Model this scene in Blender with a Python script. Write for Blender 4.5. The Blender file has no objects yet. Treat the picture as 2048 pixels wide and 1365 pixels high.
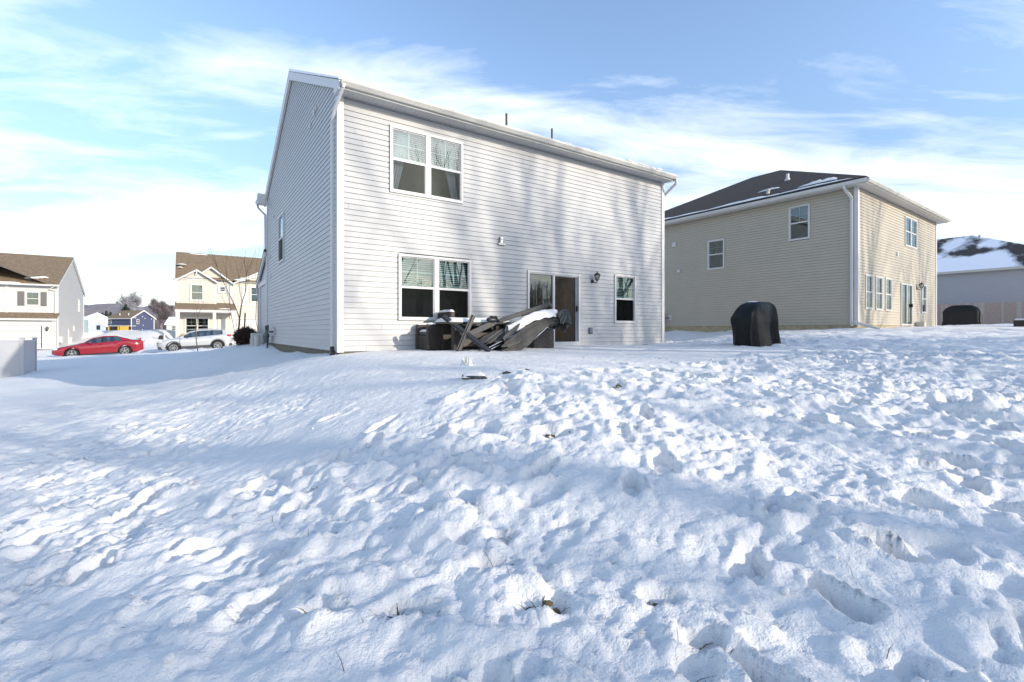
import bpy, math, random
import numpy as np
from mathutils import Vector, Matrix
R = math.radians
random.seed(7)
scene = bpy.context.scene
col = scene.collection

# ------------------------------------------------------------------ camera
cam_d = bpy.data.cameras.new('camera'); cam = bpy.data.objects.new('camera', cam_d); col.objects.link(cam)
cam.location = (0, 0, 0); cam.rotation_euler = (R(90), 0, 0)
cam_d.sensor_width = 36; cam_d.lens = 959 / 2048 * 36
cam_d.shift_y = -19.5 / 2048
cam_d.clip_start = .05; cam_d.clip_end = 5000
scene.camera = cam

# ------------------------------------------------------------------ light
SUN_ELEV = 18.2
SD = Vector((.866, -.50, 0))                      # horizontal direction towards the sun
sun_dir = Vector((SD.x * math.cos(R(SUN_ELEV)), SD.y * math.cos(R(SUN_ELEV)), math.sin(R(SUN_ELEV))))
AZ = math.atan2(SD.x, SD.y)
ld = bpy.data.lights.new('sun', 'SUN'); ld.energy = 2.95; ld.angle = R(.55); ld.color = (1, .90, .76)
lo = bpy.data.objects.new('sun', ld); col.objects.link(lo)
lo.rotation_euler = sun_dir.to_track_quat('Z', 'Y').to_euler()
scene.view_settings.view_transform = 'Standard'; scene.view_settings.look = 'None'
scene.view_settings.exposure = .68; scene.view_settings.gamma = 1

W = bpy.data.worlds.new('World'); scene.world = W; W.use_nodes = True
nt = W.node_tree; nt.nodes.clear()
def N(t, **k):
    n = nt.nodes.new(t)
    for a, b in k.items(): setattr(n, a, b)
    return n
out = N('ShaderNodeOutputWorld'); bg = N('ShaderNodeBackground'); bg.inputs[1].default_value = .12
sky = N('ShaderNodeTexSky', sky_type='NISHITA', sun_disc=False, sun_elevation=R(SUN_ELEV), sun_rotation=AZ)
sky.air_density = 1.0; sky.dust_density = .6; sky.ozone_density = 1.6
tc = N('ShaderNodeTexCoord'); sep = N('ShaderNodeSeparateXYZ'); nt.links.new(tc.outputs['Generated'], sep.inputs[0])
def M2(op, a, b=None, clamp=False):
    n = N('ShaderNodeMath', operation=op, use_clamp=clamp)
    for i, x in enumerate((a, b)):
        if x is None: continue
        if isinstance(x, (int, float)): n.inputs[i].default_value = x
        else: nt.links.new(x, n.inputs[i])
    return n.outputs[0]
zc = M2('ADD', M2('MAXIMUM', sep.outputs[2], 0.0), .10)
u_ = M2('DIVIDE', sep.outputs[0], zc); v_ = M2('DIVIDE', sep.outputs[1], zc)
cmb = N('ShaderNodeCombineXYZ'); nt.links.new(u_, cmb.inputs[0]); nt.links.new(v_, cmb.inputs[1])
mp = N('ShaderNodeMapping'); mp.inputs['Rotation'].default_value = (0, 0, R(-18)); mp.inputs['Scale'].default_value = (.42, 1.0, 1); mp.inputs['Location'].default_value = (3.1, 1.7, 0)
nt.links.new(cmb.outputs[0], mp.inputs[0])
n1 = N('ShaderNodeTexNoise'); n1.inputs['Scale'].default_value = .62; n1.inputs['Detail'].default_value = 9; n1.inputs['Roughness'].default_value = .58; n1.inputs['Distortion'].default_value = .5
nt.links.new(mp.outputs[0], n1.inputs['Vector'])
n2 = N('ShaderNodeTexNoise'); n2.inputs['Scale'].default_value = 2.6; n2.inputs['Detail'].default_value = 8; n2.inputs['Roughness'].default_value = .62; n2.inputs['Distortion'].default_value = .8
nt.links.new(mp.outputs[0], n2.inputs['Vector'])
mix = M2('ADD', M2('MULTIPLY', n1.outputs[0], .72), M2('MULTIPLY', n2.outputs[0], .28))
# more cloud low over the horizon, thinning out overhead
el = sep.outputs[2]
def MR(x, a, b, c, d, smooth=True):
    n = N('ShaderNodeMapRange'); n.inputs[1].default_value = a; n.inputs[2].default_value = b; n.inputs[3].default_value = c; n.inputs[4].default_value = d
    if smooth: n.interpolation_type = 'SMOOTHSTEP'
    nt.links.new(x, n.inputs[0]); return n.outputs[0]
thr = M2('ADD', MR(el, .10, .40, .445, .465), MR(el, .40, .60, 0, .22))
cm = M2('MULTIPLY', M2('MULTIPLY', M2('SUBTRACT', mix, thr), 6.0, True), .92)
hz = N('ShaderNodeMapRange'); hz.inputs[1].default_value = -.02; hz.inputs[2].default_value = .30; hz.inputs[3].default_value = .20; hz.inputs[4].default_value = 0
hz.interpolation_type = 'SMOOTHSTEP'; nt.links.new(el, hz.inputs[0])
cl = M2('MAXIMUM', cm, hz.outputs[0])
mixc = N('ShaderNodeMixRGB'); nt.links.new(cl, mixc.inputs[0])
tint = N('ShaderNodeMixRGB', blend_type='MULTIPLY'); tint.inputs[0].default_value = 1; tint.inputs[2].default_value = (1.45, 1.43, 1.46, 1)
nt.links.new(sky.outputs[0], tint.inputs[1])
grd = N('ShaderNodeVectorMath', operation='SCALE'); nt.links.new(tint.outputs[0], grd.inputs[0]); nt.links.new(MR(el, -.05, .50, .50, 1.20), grd.inputs['Scale'])
nt.links.new(grd.outputs[0], mixc.inputs[1]); mixc.inputs[2].default_value = (8.1, 8.3, 8.7, 1)
nt.links.new(mixc.outputs[0], bg.inputs[0]); nt.links.new(bg.outputs[0], out.inputs[0])

# ------------------------------------------------------------------ materials
def mat(name, c, rough=.6, metal=0, spec=.5, noise=0, nscale=8, bump=0, bscale=40, coat=0, c2=None, stretch=None):
    m = bpy.data.materials.new(name); m.use_nodes = True
    t = m.node_tree; b = t.nodes['Principled BSDF']
    b.inputs['Base Color'].default_value = (*c, 1); b.inputs['Roughness'].default_value = rough
    b.inputs['Metallic'].default_value = metal; b.inputs['Specular IOR Level'].default_value = spec
    b.inputs['Coat Weight'].default_value = coat
    co = t.nodes.new('ShaderNodeTexCoord'); src = co.outputs['Object']
    if stretch:
        mpp = t.nodes.new('ShaderNodeMapping'); mpp.inputs['Scale'].default_value = stretch
        t.links.new(src, mpp.inputs[0]); src = mpp.outputs[0]
    if noise or c2:
        n = t.nodes.new('ShaderNodeTexNoise'); n.inputs['Scale'].default_value = nscale; n.inputs['Detail'].default_value = 6; n.inputs['Roughness'].default_value = .6
        t.links.new(src, n.inputs['Vector'])
        r = t.nodes.new('ShaderNodeMapRange'); r.inputs[1].default_value = .3; r.inputs[2].default_value = .7
        t.links.new(n.outputs[0], r.inputs[0])
        x = t.nodes.new('ShaderNodeMixRGB'); t.links.new(r.outputs[0], x.inputs[0])
        if c2: x.inputs[1].default_value = (*c, 1); x.inputs[2].default_value = (*c2, 1)
        else:
            x.inputs[1].default_value = (*[v * (1 - noise) for v in c], 1); x.inputs[2].default_value = (*[min(1, v * (1 + noise)) for v in c], 1)
        t.links.new(x.outputs[0], b.inputs['Base Color'])
    if bump:
        n = t.nodes.new('ShaderNodeTexNoise'); n.inputs['Scale'].default_value = bscale; n.inputs['Detail'].default_value = 5
        t.links.new(src, n.inputs['Vector'])
        bb = t.nodes.new('ShaderNodeBump'); bb.inputs['Strength'].default_value = bump; bb.inputs['Distance'].default_value = .02
        t.links.new(n.outputs[0], bb.inputs['Height']); t.links.new(bb.outputs[0], b.inputs['Normal'])
    return m

def glass(name, tint=(.75, .85, .85), base=.10, scale=1.0, rough=.0):
    m = bpy.data.materials.new(name); m.use_nodes = True; t = m.node_tree; t.nodes.clear()
    o = t.nodes.new('ShaderNodeOutputMaterial'); mx = t.nodes.new('ShaderNodeMixShader')
    tr = t.nodes.new('ShaderNodeBsdfTransparent'); tr.inputs[0].default_value = (*tint, 1)
    gl = t.nodes.new('ShaderNodeBsdfGlossy'); gl.inputs['Roughness'].default_value = rough; gl.inputs['Color'].default_value = (.85, .97, 1, 1)
    fr = t.nodes.new('ShaderNodeFresnel'); fr.inputs[0].default_value = 1.5
    a = t.nodes.new('ShaderNodeMath'); a.operation = 'MULTIPLY_ADD'; a.inputs[1].default_value = scale; a.inputs[2].default_value = base; a.use_clamp = True
    # slightly wavy panes
    nz = t.nodes.new('ShaderNodeTexNoise'); nz.inputs['Scale'].default_value = 2.5; nz.inputs['Detail'].default_value = 1
    co = t.nodes.new('ShaderNodeTexCoord'); t.links.new(co.outputs['Object'], nz.inputs['Vector'])
    bp = t.nodes.new('ShaderNodeBump'); bp.inputs['Strength'].default_value = .02; bp.inputs['Distance'].default_value = .02
    t.links.new(nz.outputs[0], bp.inputs['Height']); t.links.new(bp.outputs[0], gl.inputs['Normal'])
    t.links.new(fr.outputs[0], a.inputs[0]); t.links.new(a.outputs[0], mx.inputs[0])
    t.links.new(tr.outputs[0], mx.inputs[1]); t.links.new(gl.outputs[0], mx.inputs[2]); t.links.new(mx.outputs[0], o.inputs[0])
    return m

def shingle(name, c, snow=None, snow_col=(.86, .88, .92)):
    """asphalt shingles in courses; snow=(threshold, scale, seed) leaves patches of lying snow on them"""
    m = bpy.data.materials.new(name); m.use_nodes = True; t = m.node_tree; b = t.nodes['Principled BSDF']
    b.inputs['Roughness'].default_value = .9
    co = t.nodes.new('ShaderNodeTexCoord')
    mpp = t.nodes.new('ShaderNodeMapping'); mpp.inputs['Scale'].default_value = (1, 2.3, 2.3); t.links.new(co.outputs['Object'], mpp.inputs[0])
    n = t.nodes.new('ShaderNodeTexNoise'); n.inputs['Scale'].default_value = 5; n.inputs['Detail'].default_value = 8; n.inputs['Roughness'].default_value = .75
    t.links.new(mpp.outputs[0], n.inputs['Vector'])
    r = t.nodes.new('ShaderNodeMapRange'); r.inputs[1].default_value = .33; r.inputs[2].default_value = .67; t.links.new(n.outputs[0], r.inputs[0])
    x = t.nodes.new('ShaderNodeMixRGB'); x.inputs[1].default_value = (*[v * .45 for v in c], 1); x.inputs[2].default_value = (*[v * 1.65 for v in c], 1)
    t.links.new(r.outputs[0], x.inputs[0])
    wv = t.nodes.new('ShaderNodeTexWave'); wv.wave_type = 'BANDS'; wv.bands_direction = 'Y'; wv.inputs['Scale'].default_value = 2.2; wv.inputs['Distortion'].default_value = .3
    t.links.new(co.outputs['Object'], wv.inputs['Vector'])
    bp = t.nodes.new('ShaderNodeBump'); bp.inputs['Strength'].default_value = .5; bp.inputs['Distance'].default_value = .02
    t.links.new(wv.outputs[0], bp.inputs['Height']); t.links.new(bp.outputs[0], b.inputs['Normal'])
    last = x.outputs[0]
    if snow:
        ns = t.nodes.new('ShaderNodeTexNoise'); ns.inputs['Scale'].default_value = snow[1]; ns.inputs['Detail'].default_value = 5; ns.inputs['Roughness'].default_value = .55
        ms = t.nodes.new('ShaderNodeMapping'); ms.inputs['Location'].default_value = (snow[2], snow[2] * 1.7, 0); ms.inputs['Scale'].default_value = (.6, 1, 1)
        t.links.new(co.outputs['Object'], ms.inputs[0]); t.links.new(ms.outputs[0], ns.inputs['Vector'])
        rs = t.nodes.new('ShaderNodeMapRange'); rs.inputs[1].default_value = snow[0]; rs.inputs[2].default_value = snow[0] + .05; t.links.new(ns.outputs[0], rs.inputs[0])
        x2 = t.nodes.new('ShaderNodeMixRGB'); t.links.new(rs.outputs[0], x2.inputs[0]); t.links.new(last, x2.inputs[1]); x2.inputs[2].default_value = (*snow_col, 1)
        last = x2.outputs[0]
    t.links.new(last, b.inputs['Base Color'])
    return m

def wicker_mat(name, c):
    m = bpy.data.materials.new(name); m.use_nodes = True; t = m.node_tree; b = t.nodes['Principled BSDF']; b.inputs['Roughness'].default_value = .55
    co = t.nodes.new('ShaderNodeTexCoord')
    sp = t.nodes.new('ShaderNodeSeparateXYZ'); t.links.new(co.outputs['Object'], sp.inputs[0])
    ad = t.nodes.new('ShaderNodeMath'); ad.operation = 'ADD'; t.links.new(sp.outputs[0], ad.inputs[0]); t.links.new(sp.outputs[1], ad.inputs[1])
    cb = t.nodes.new('ShaderNodeCombineXYZ'); t.links.new(ad.outputs[0], cb.inputs[0]); t.links.new(sp.outputs[2], cb.inputs[1])
    br = t.nodes.new('ShaderNodeTexBrick'); br.inputs['Scale'].default_value = 1; br.inputs['Brick Width'].default_value = .045; br.inputs['Row Height'].default_value = .022; br.inputs['Mortar Size'].default_value = .004
    br.inputs['Color1'].default_value = (*[v * 1.5 for v in c], 1); br.inputs['Color2'].default_value = (*[v * .8 for v in c], 1); br.inputs['Mortar'].default_value = (*[v * .12 for v in c], 1)
    t.links.new(cb.outputs[0], br.inputs['Vector']); t.links.new(br.outputs['Color'], b.inputs['Base Color'])
    bp = t.nodes.new('ShaderNodeBump'); bp.inputs['Strength'].default_value = .8; bp.inputs['Distance'].default_value = .008; bp.invert = True
    t.links.new(br.outputs['Fac'], bp.inputs['Height']); t.links.new(bp.outputs[0], b.inputs['Normal'])
    return m

def snow_mat(name, fine=True):
    m = bpy.data.materials.new(name); m.use_nodes = True; t = m.node_tree; b = t.nodes['Principled BSDF']
    b.inputs['Roughness'].default_value = .75; b.inputs['Specular IOR Level'].default_value = .25
    b.inputs['Subsurface Weight'].default_value = 0
    co = t.nodes.new('ShaderNodeTexCoord')
    n = t.nodes.new('ShaderNodeTexNoise'); n.inputs['Scale'].default_value = 1.3; n.inputs['Detail'].default_value = 5; t.links.new(co.outputs['Object'], n.inputs['Vector'])
    x = t.nodes.new('ShaderNodeMixRGB'); x.inputs[1].default_value = (.77, .755, .73, 1); x.inputs[2].default_value = (.84, .825, .795, 1); t.links.new(n.outputs[0], x.inputs[0])
    t.links.new(x.outputs[0], b.inputs['Base Color'])
    last = None
    for sc, st, di in ((9, .35, .06), (34, .55, .02), (130, .6, .006)):
        nn = t.nodes.new('ShaderNodeTexNoise'); nn.inputs['Scale'].default_value = sc; nn.inputs['Detail'].default_value = 4; nn.inputs['Roughness'].default_value = .6
        t.links.new(co.outputs['Object'], nn.inputs['Vector'])
        bb = t.nodes.new('ShaderNodeBump'); bb.inputs['Strength'].default_value = st; bb.inputs['Distance'].default_value = di
        t.links.new(nn.outputs[0], bb.inputs['Height'])
        if last: t.links.new(last, bb.inputs['Normal'])
        last = bb.outputs[0]
    t.links.new(last, b.inputs['Normal'])
    return m

K = dict(
    side_white=mat('side_white', (.44, .442, .438), .5, noise=.035, nscale=1.2, bump=.35, bscale=3.5, stretch=(.35, .35, 2.2)),
    side_beige=mat('side_beige', (.41, .37, .295), .6, noise=.04, nscale=1.5),
    side_grey=mat('side_grey', (.40, .40, .42), .6, noise=.03, nscale=1.5),
    side_pale=mat('side_pale', (.54, .53, .51), .6, noise=.03, nscale=1.5),
    side_tan=mat('side_tan', (.54, .50, .425), .6, noise=.04, nscale=1.5),
    side_blue=mat('side_blue', (.05, .06, .12), .6, noise=.05, nscale=1.5),
    seam_and_lap_shade=mat('seam_and_lap_shade', (.20, .20, .205), .8),  # board joints, plus shade coloured in under each lap
    trim=mat('trim', (.56, .555, .54), .45, noise=.02, nscale=3),
    trim_w=mat('trim_warm', (.50, .485, .44), .5, noise=.04, nscale=4),
    soffit=mat('soffit', (.50, .49, .47), .6, noise=.03, nscale=4),
    founda=mat('founda', (.13, .11, .08), .9, noise=.3, nscale=6, bump=.4),
    founda_tan=mat('founda_tan', (.36, .30, .19), .9, noise=.25, nscale=6, bump=.4),
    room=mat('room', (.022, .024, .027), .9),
    blind=mat('blind', (.58, .62, .62), .6),
    curtain=mat('curtain', (.50, .53, .52), .8, noise=.1, nscale=20),
    screen=mat('screen', (.03, .032, .035), .8),
    black=mat('black', (.012, .012, .013), .4),
    dark=mat('dark', (.035, .037, .04), .5, noise=.2, nscale=10),
    metal=mat('metal', (.035, .037, .042), .42, metal=.3, noise=.15, nscale=10),
    metal_l=mat('metal_l', (.045, .047, .052), .45, metal=.3, noise=.1, nscale=10),
    gasgrey=mat('gasgrey', (.13, .15, .18), .5, noise=.1),
    steel=mat('steel', (.45, .46, .47), .35, metal=.8),
    lampglass=glass('lampglass', (.9, .88, .78), .18, 1.0, .05),
    fabric=mat('fabric', (.08, .08, .077), .85, noise=.2, nscale=14, bump=.3, bscale=80),
    cover=mat('cover', (.008, .010, .010), .62, noise=.3, nscale=5, bump=.5, bscale=11, spec=.3),
    cover_b=mat('cover_b', (.006, .007, .008), .6, noise=.2, nscale=5, bump=.3, bscale=14),
    wood=mat('fence_wood', (.36, .27, .22), .85, noise=.25, nscale=12, bump=.3, stretch=(3, 3, .5)),
    wood2=mat('fence_wood_grey', (.40, .345, .30), .85, noise=.25, nscale=12, bump=.3, stretch=(3, 3, .5)),
    vinyl=mat('vinyl', (.42, .43, .44), .35, noise=.03, nscale=2),
    bark=mat('bark', (.085, .065, .05), .9, noise=.3, nscale=14, bump=.5),
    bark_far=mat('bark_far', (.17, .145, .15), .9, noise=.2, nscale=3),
    bark_frost=mat('bark_frost', (.34, .34, .37), .9, noise=.2, nscale=3),
    bushm=mat('bush_twigs', (.075, .045, .035), .9, noise=.4, nscale=20),
    evergreen=mat('evergreen', (.03, .045, .025), .9, noise=.4, nscale=2),
    yellowplant=mat('yellowplant', (.38, .28, .06), .8, noise=.3, nscale=20),
    grass=mat('grass', (.045, .05, .018), .9, c2=(.15, .11, .055), nscale=14),
    gl_up=glass('gl_up', (.52, .68, .70), .11, 1.0),
    gl_lo=glass('gl_lo', (.42, .46, .50), .0, .10, .32),
    gl_door=glass('gl_door', (.35, .42, .5), .09, .9),
    gl_far=glass('gl_far', (.6, .66, .62), .10, 1.0),
    gl_car=glass('gl_car', (.30, .36, .36), .12, 1.2),
    red=mat('red_paint', (.26, .004, .010), .22, coat=1.0, spec=.6),
    silver=mat('silver_paint', (.50, .51, .515), .3, metal=.25, coat=.8),
    tyre=mat('tyre', (.018, .018, .02), .8, bump=.2),
    rim=mat('rim', (.55, .54, .52), .25, metal=.7),
    rubber=mat('rubber_trim', (.045, .045, .045), .7),
    lens=mat('lens', (.55, .56, .57), .12, coat=1),
    redlens=mat('redlens', (.42, .01, .015), .15, coat=1),
    roof_brown=shingle('roof_brown', (.185, .135, .085), (.68, .16, 3.0)),
    roof_brown2=shingle('roof_brown2', (.185, .135, .085), (.70, .2, 11.0)),
    roof_dark=shingle('roof_dark', (.055, .042, .033)),
    roof_main=shingle('roof_main', (.06, .055, .05), (.35, .3, 5)),
    roof_snowy=shingle('roof_snowy', (.045, .04, .04), (.365, .15, 7.3)),
    roof_white=shingle('roof_white', (.3, .3, .3), (.05, .3, 1)),
    wicker=wicker_mat('wicker', (.055, .043, .036)),
    wicker_l=wicker_mat('wicker_light', (.11, .088, .075)),
    snow=snow_mat('snow'),
    orange=mat('orange_panel', (.75, .38, .04), .6),
    winter=mat('frost_cone', (.62, .64, .66), .6, noise=.15, nscale=60),
    gold=mat('gold_cone', (.45, .45, .33), .5, noise=.3, nscale=60),
    shutter=mat('shutter', (.12, .115, .11), .6),
    doorw=mat('door_white', (.54, .53, .50), .5),
    sign=mat('sign_blue', (.12, .18, .26), .6),
    letter=mat('letter_white', (.8, .8, .8), .6),
    hill=mat('hill', (.16, .14, .155), .95, c2=(.23, .21, .225), nscale=.12),
    pillar_blue=mat('pillar_blue', (.25, .33, .38), .6),
)

# ------------------------------------------------------------------ mesh helper
class MB:
    def __init__(s): s.v = []; s.f = []; s.m = []
    def add(s, vs, fs, mi=0, M=None):
        k = len(s.v)
        s.v += [tuple(M @ Vector(p)) if M else tuple(p) for p in vs]
        s.f += [tuple(i + k for i in f) for f in fs]; s.m += [mi] * len(fs)
    def box(s, x0, x1, y0, y1, z0, z1, mi=0, M=None):
        vs = [(x, y, z) for z in (z0, z1) for y in (y0, y1) for x in (x0, x1)]
        s.add(vs, [(0, 2, 3, 1), (4, 5, 7, 6), (0, 1, 5, 4), (2, 6, 7, 3), (0, 4, 6, 2), (1, 3, 7, 5)], mi, M)
    def quad(s, a, b, c, d, mi=0, M=None): s.add([a, b, c, d], [(0, 1, 2, 3)], mi, M)
    def tube(s, p0, p1, r0, r1=None, n=8, mi=0, cap=True, M=None):
        r1 = r0 if r1 is None else r1; p0 = Vector(p0); p1 = Vector(p1); d = (p1 - p0)
        if d.length < 1e-6: return
        q = d.to_track_quat('Z', 'Y'); vs = []
        for p, r in ((p0, r0), (p1, r1)):
            for i in range(n):
                a = 2 * math.pi * i / n; vs.append(p + q @ Vector((r * math.cos(a), r * math.sin(a), 0)))
        fs = [(i, (i + 1) % n, n + (i + 1) % n, n + i) for i in range(n)]
        if cap: fs += [tuple(range(n))[::-1], tuple(range(n, 2 * n))]
        s.add(vs, fs, mi, M)
    def path(s, pts, r, n=8, mi=0, M=None):
        for a, b in zip(pts[:-1], pts[1:]): s.tube(a, b, r, r, n, mi, True, M)
        for p in pts[1:-1]: s.ball(p, r, r, r, 8, 5, mi, M)
    def ball(s, c, rx, ry, rz, n=12, m=8, mi=0, M=None, jit=0):
        vs = [(c[0], c[1], c[2] - rz)]
        for j in range(1, m):
            t = -math.pi / 2 + math.pi * j / m
            for i in range(n):
                a = 2 * math.pi * i / n; k = 1 + random.uniform(-jit, jit)
                vs.append((c[0] + rx * k * math.cos(t) * math.cos(a), c[1] + ry * k * math.cos(t) * math.sin(a), c[2] + rz * k * math.sin(t)))
        vs.append((c[0], c[1], c[2] + rz)); fs = []
        for i in range(n): fs.append((0, 1 + (i + 1) % n, 1 + i))
        for j in range(m - 2):
            for i in range(n):
                a = 1 + j * n + i; b = 1 + j * n + (i + 1) % n; fs.append((a, b, b + n, a + n))
        L = len(vs) - 1; k = 1 + (m - 2) * n
        for i in range(n): fs.append((k + i, k + (i + 1) % n, L))
        s.add(vs, fs, mi, M)
    def beam(s, p0, p1, w, h, mi=0, up=(0, 0, 1)):
        """rectangular bar between two points"""
        p0 = Vector(p0); p1 = Vector(p1); d = (p1 - p0).normalized(); u = Vector(up)
        a = d.cross(u).normalized(); b = a.cross(d).normalized(); vs = []
        for p in (p0, p1):
            for i, j in ((-1, -1), (1, -1), (1, 1), (-1, 1)): vs.append(p + a * w / 2 * i + b * h / 2 * j)
        s.add(vs, [(0, 1, 5, 4), (1, 2, 6, 5), (2, 3, 7, 6), (3, 0, 4, 7), (3, 2, 1, 0), (4, 5, 6, 7)], mi)
    def prism(s, prof, x0, x1, mi=0, M=None):
        """profile in (y,z) extruded along x"""
        n = len(prof); vs = [(x0, y, z) for y, z in prof] + [(x1, y, z) for y, z in prof]
        fs = [(i, (i + 1) % n, n + (i + 1) % n, n + i) for i in range(n)] + [tuple(range(n))[::-1], tuple(range(n, 2 * n))]
        s.add(vs, fs, mi, M)
    def build(s, name, mats, parent=None, loc=(0, 0, 0), rz=0, smooth=False, bevel=0, rot=None):
        me = bpy.data.meshes.new(name); me.from_pydata(s.v, [], s.f)
        if not isinstance(mats, (list, tuple)): mats = [mats]
        for k in mats: me.materials.append(K[k] if isinstance(k, str) else k)
        if len(mats) > 1: me.polygons.foreach_set('material_index', s.m)
        if smooth: me.polygons.foreach_set('use_smooth', [True] * len(me.polygons))
        me.update(); o = bpy.data.objects.new(name, me); col.objects.link(o)
        if parent: o.parent = parent
        o.location = loc; o.rotation_euler = rot if rot else (0, 0, rz)
        if bevel:
            b = o.modifiers.new('bevel', 'BEVEL'); b.width = bevel; b.segments = 2; b.limit_method = 'ANGLE'
        return o
def tag(o, label, cat, group=None, kind=None):
    if label: o['label'] = label
    if cat: o['category'] = cat
    if group: o['group'] = group
    if kind: o['kind'] = kind
    return o
def empty(name, loc, rz, label, cat, group=None):
    o = bpy.data.objects.new(name, None); col.objects.link(o); o.location = loc; o.rotation_euler = (0, 0, rz)
    o.empty_display_size = .3
    return tag(o, label, cat, group)
def structure(o): o['kind'] = 'structure'; return o

# frames of the two nearest houses: local x runs along the rear wall, y into the house
class Frame:
    def __init__(s, X, Y, deg, z): s.o = Vector((X, Y, z)); s.a = R(deg)
    def __call__(s, u, v, w=0):
        c, k = math.cos(s.a), math.sin(s.a)
        return Vector((s.o.x + u * c - v * k, s.o.y + u * k + v * c, s.o.z + w))
A = Frame(-3.58, 9.89, 34.35, -.42)
B = Frame(13.22, 18.35, 36.1, .254)

# ------------------------------------------------------------------ terrain
def PX(px, py, Z): return ((px - 1024) / 959 * Z, Z, (663 - py) / 959 * Z)
CP = [(0, 0, -1.25), (0, -6, -1.3), (6, -5, -1.1), (-6, -5, -1.6), (0, -22, -1.3), (26, -12, -.6), (-25, -10, -2.1), (60, -40, -.3), (-60, -40, -2.2), (0, -90, -1.2),
      (0, 2, -1.20), (0, 3, -1.02), (0, 4, -.79), (0, 5, -.61), (0, 5.8, -.52), (0, 7, -.47), (0, 9.5, -.45),
      (1.1, 2.2, -1.14), (2, 4, -.84), (3, 6, -.6), (4.5, 9, -.44), (6.05, 12.1, -.37), (8, 16, -.1), (2.5, 11, -.45),
      (2.1, 2, -1.06), (4.3, 4, -.80), (8.5, 8, -.44), (13.9, 13, -.15), (19.2, 18, .05), (27.8, 26, .42), (42.7, 40, .30), (60, 40, .3), (30, 10, -.1),
      (.319 * 22.5, 22.5, -.586), (6, 18.5, -.52), (5.2, 16, -.45), (9, 27, -.2), (14, 45, -.8), (40, 80, .1),
      (-3.3, 9.5, -.44), (-3.9, 9.8, -.47), (-2.6, 10.3, -.445), (-4.6, 11.6, -.49), (-6, 13.6, -.50), (-8.7, 17.4, -.48),
      tuple(B(0, 0, -.17)), tuple(B(0, 4, -.14)), tuple(B(0, 8, -.13)), tuple(B(5, 0, -.1)), tuple(B(10.4, 0, 0)), tuple(B(5, -2.5, -.1)),
      PX(480, 686, 20), PX(440, 699, 22), PX(400, 703, 23.5), PX(320, 709, 27), PX(200, 713, 29.5), PX(105, 719, 30.5),
      (-29.6, 32.1, -1.90), (-27.3, 33.7, -1.78), (-25, 35.3, -1.66), (-22.6, 37, -1.50), (-16, 41, -1.1), (-45, 22, -2.1),
      (-36, 37.5, -1.46), (-44, 33, -1.6), (-30, 43, -1.34), (-24, 48, -1.25), PX(300, 690, 40.3), PX(230, 691, 40.5), PX(190, 692, 42), PX(330, 689, 40.3), PX(300, 674, 42.3), PX(230, 674, 43), PX(185, 675, 45), PX(332, 674, 42.2), PX(300, 659, 44.2), PX(230, 658.5, 46), PX(185, 658.5, 49), PX(335, 660, 43.8), PX(320, 0, 48)[:2] + (.0,), PX(260, 0, 54)[:2] + (.1,), PX(250, 0, 75)[:2] + (-.2,), (-44, 44, -1.35), (-41.5, 48.5, -1.1),
      PX(250, 0, 100)[:2] + (-.3,), PX(400, 0, 100)[:2] + (-.3,),  PX(250, 0, 200)[:2] + (-.2,), PX(50, 0, 200)[:2] + (0,), PX(600, 0, 200)[:2] + (0,),
      PX(44, 752, 20), PX(0, 756, 20), PX(0, 800, 13), PX(0, 900, 7), PX(0, 1100, 3.3), (-2, 1.9, -1.40), (-20, 10, -2.0),
      PX(150, 776, 16), PX(300, 760, 16), PX(400, 745, 15), PX(500, 730, 13.5), PX(600, 715, 11.5),
      PX(300, 800, 10.5), PX(300, 900, 6), PX(512, 800, 8), PX(512, 900, 5), PX(512, 1100, 2.9), PX(700, 720, 8.5), PX(700, 760, 6.9), PX(700, 830, 4.9)]
cp = np.array(CP)
def _phi(r): return r
D_ = np.linalg.norm(cp[:, None, :2] - cp[None, :, :2], axis=2)
n_ = len(cp); Am = np.zeros((n_ + 3, n_ + 3)); Am[:n_, :n_] = _phi(D_) - np.eye(n_) * .15
Pm = np.c_[np.ones(n_), cp[:, :2]]; Am[:n_, n_:] = Pm; Am[n_:, :n_] = Pm.T
wt = np.linalg.solve(Am, np.r_[cp[:, 2], 0, 0, 0])
def base_z(x, y):
    x = np.atleast_1d(np.asarray(x, float)); y = np.atleast_1d(np.asarray(y, float))
    xc = np.clip(x, -160, 110); yc = np.clip(y, -90, 230)
    z = wt[n_] + wt[n_ + 1] * xc + wt[n_ + 2] * yc
    for i in range(n_): z = z + wt[i] * np.sqrt((xc - cp[i, 0]) ** 2 + (yc - cp[i, 1]) ** 2 + .16)
    return z
def gz(x, y): return float(base_z(x, y)[0])

rng = np.random.RandomState(3)
_perm = rng.rand(512, 512)
def vnoise(x, y, seed=0):
    x = x + seed * 37.17; y = y + seed * 91.31
    xi = np.floor(x).astype(int); yi = np.floor(y).astype(int); fx = x - xi; fy = y - yi
    fx = fx * fx * fx * (fx * (fx * 6 - 15) + 10); fy = fy * fy * fy * (fy * (fy * 6 - 15) + 10)
    g = lambda a, b: _perm[a & 511, b & 511]
    return (g(xi, yi) * (1 - fx) + g(xi + 1, yi) * fx) * (1 - fy) + (g(xi, yi + 1) * (1 - fx) + g(xi + 1, yi + 1) * fx) * fy
def fbm(x, y, o=4, seed=0, rough=.5):
    s = 0; a = 1; t = 0; c, k = math.cos(.6), math.sin(.6)
    for i in range(o):
        s = s + a * (vnoise(x, y, seed + i) - .5); t += a; a *= rough
        x, y = (x * c - y * k) * 2.03, (x * k + y * c) * 2.03
    return s / t * 2
def sstep(a, b, x):
    t = np.clip((x - a) / (b - a), 0, 1); return t * t * (3 - 2 * t)
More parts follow.
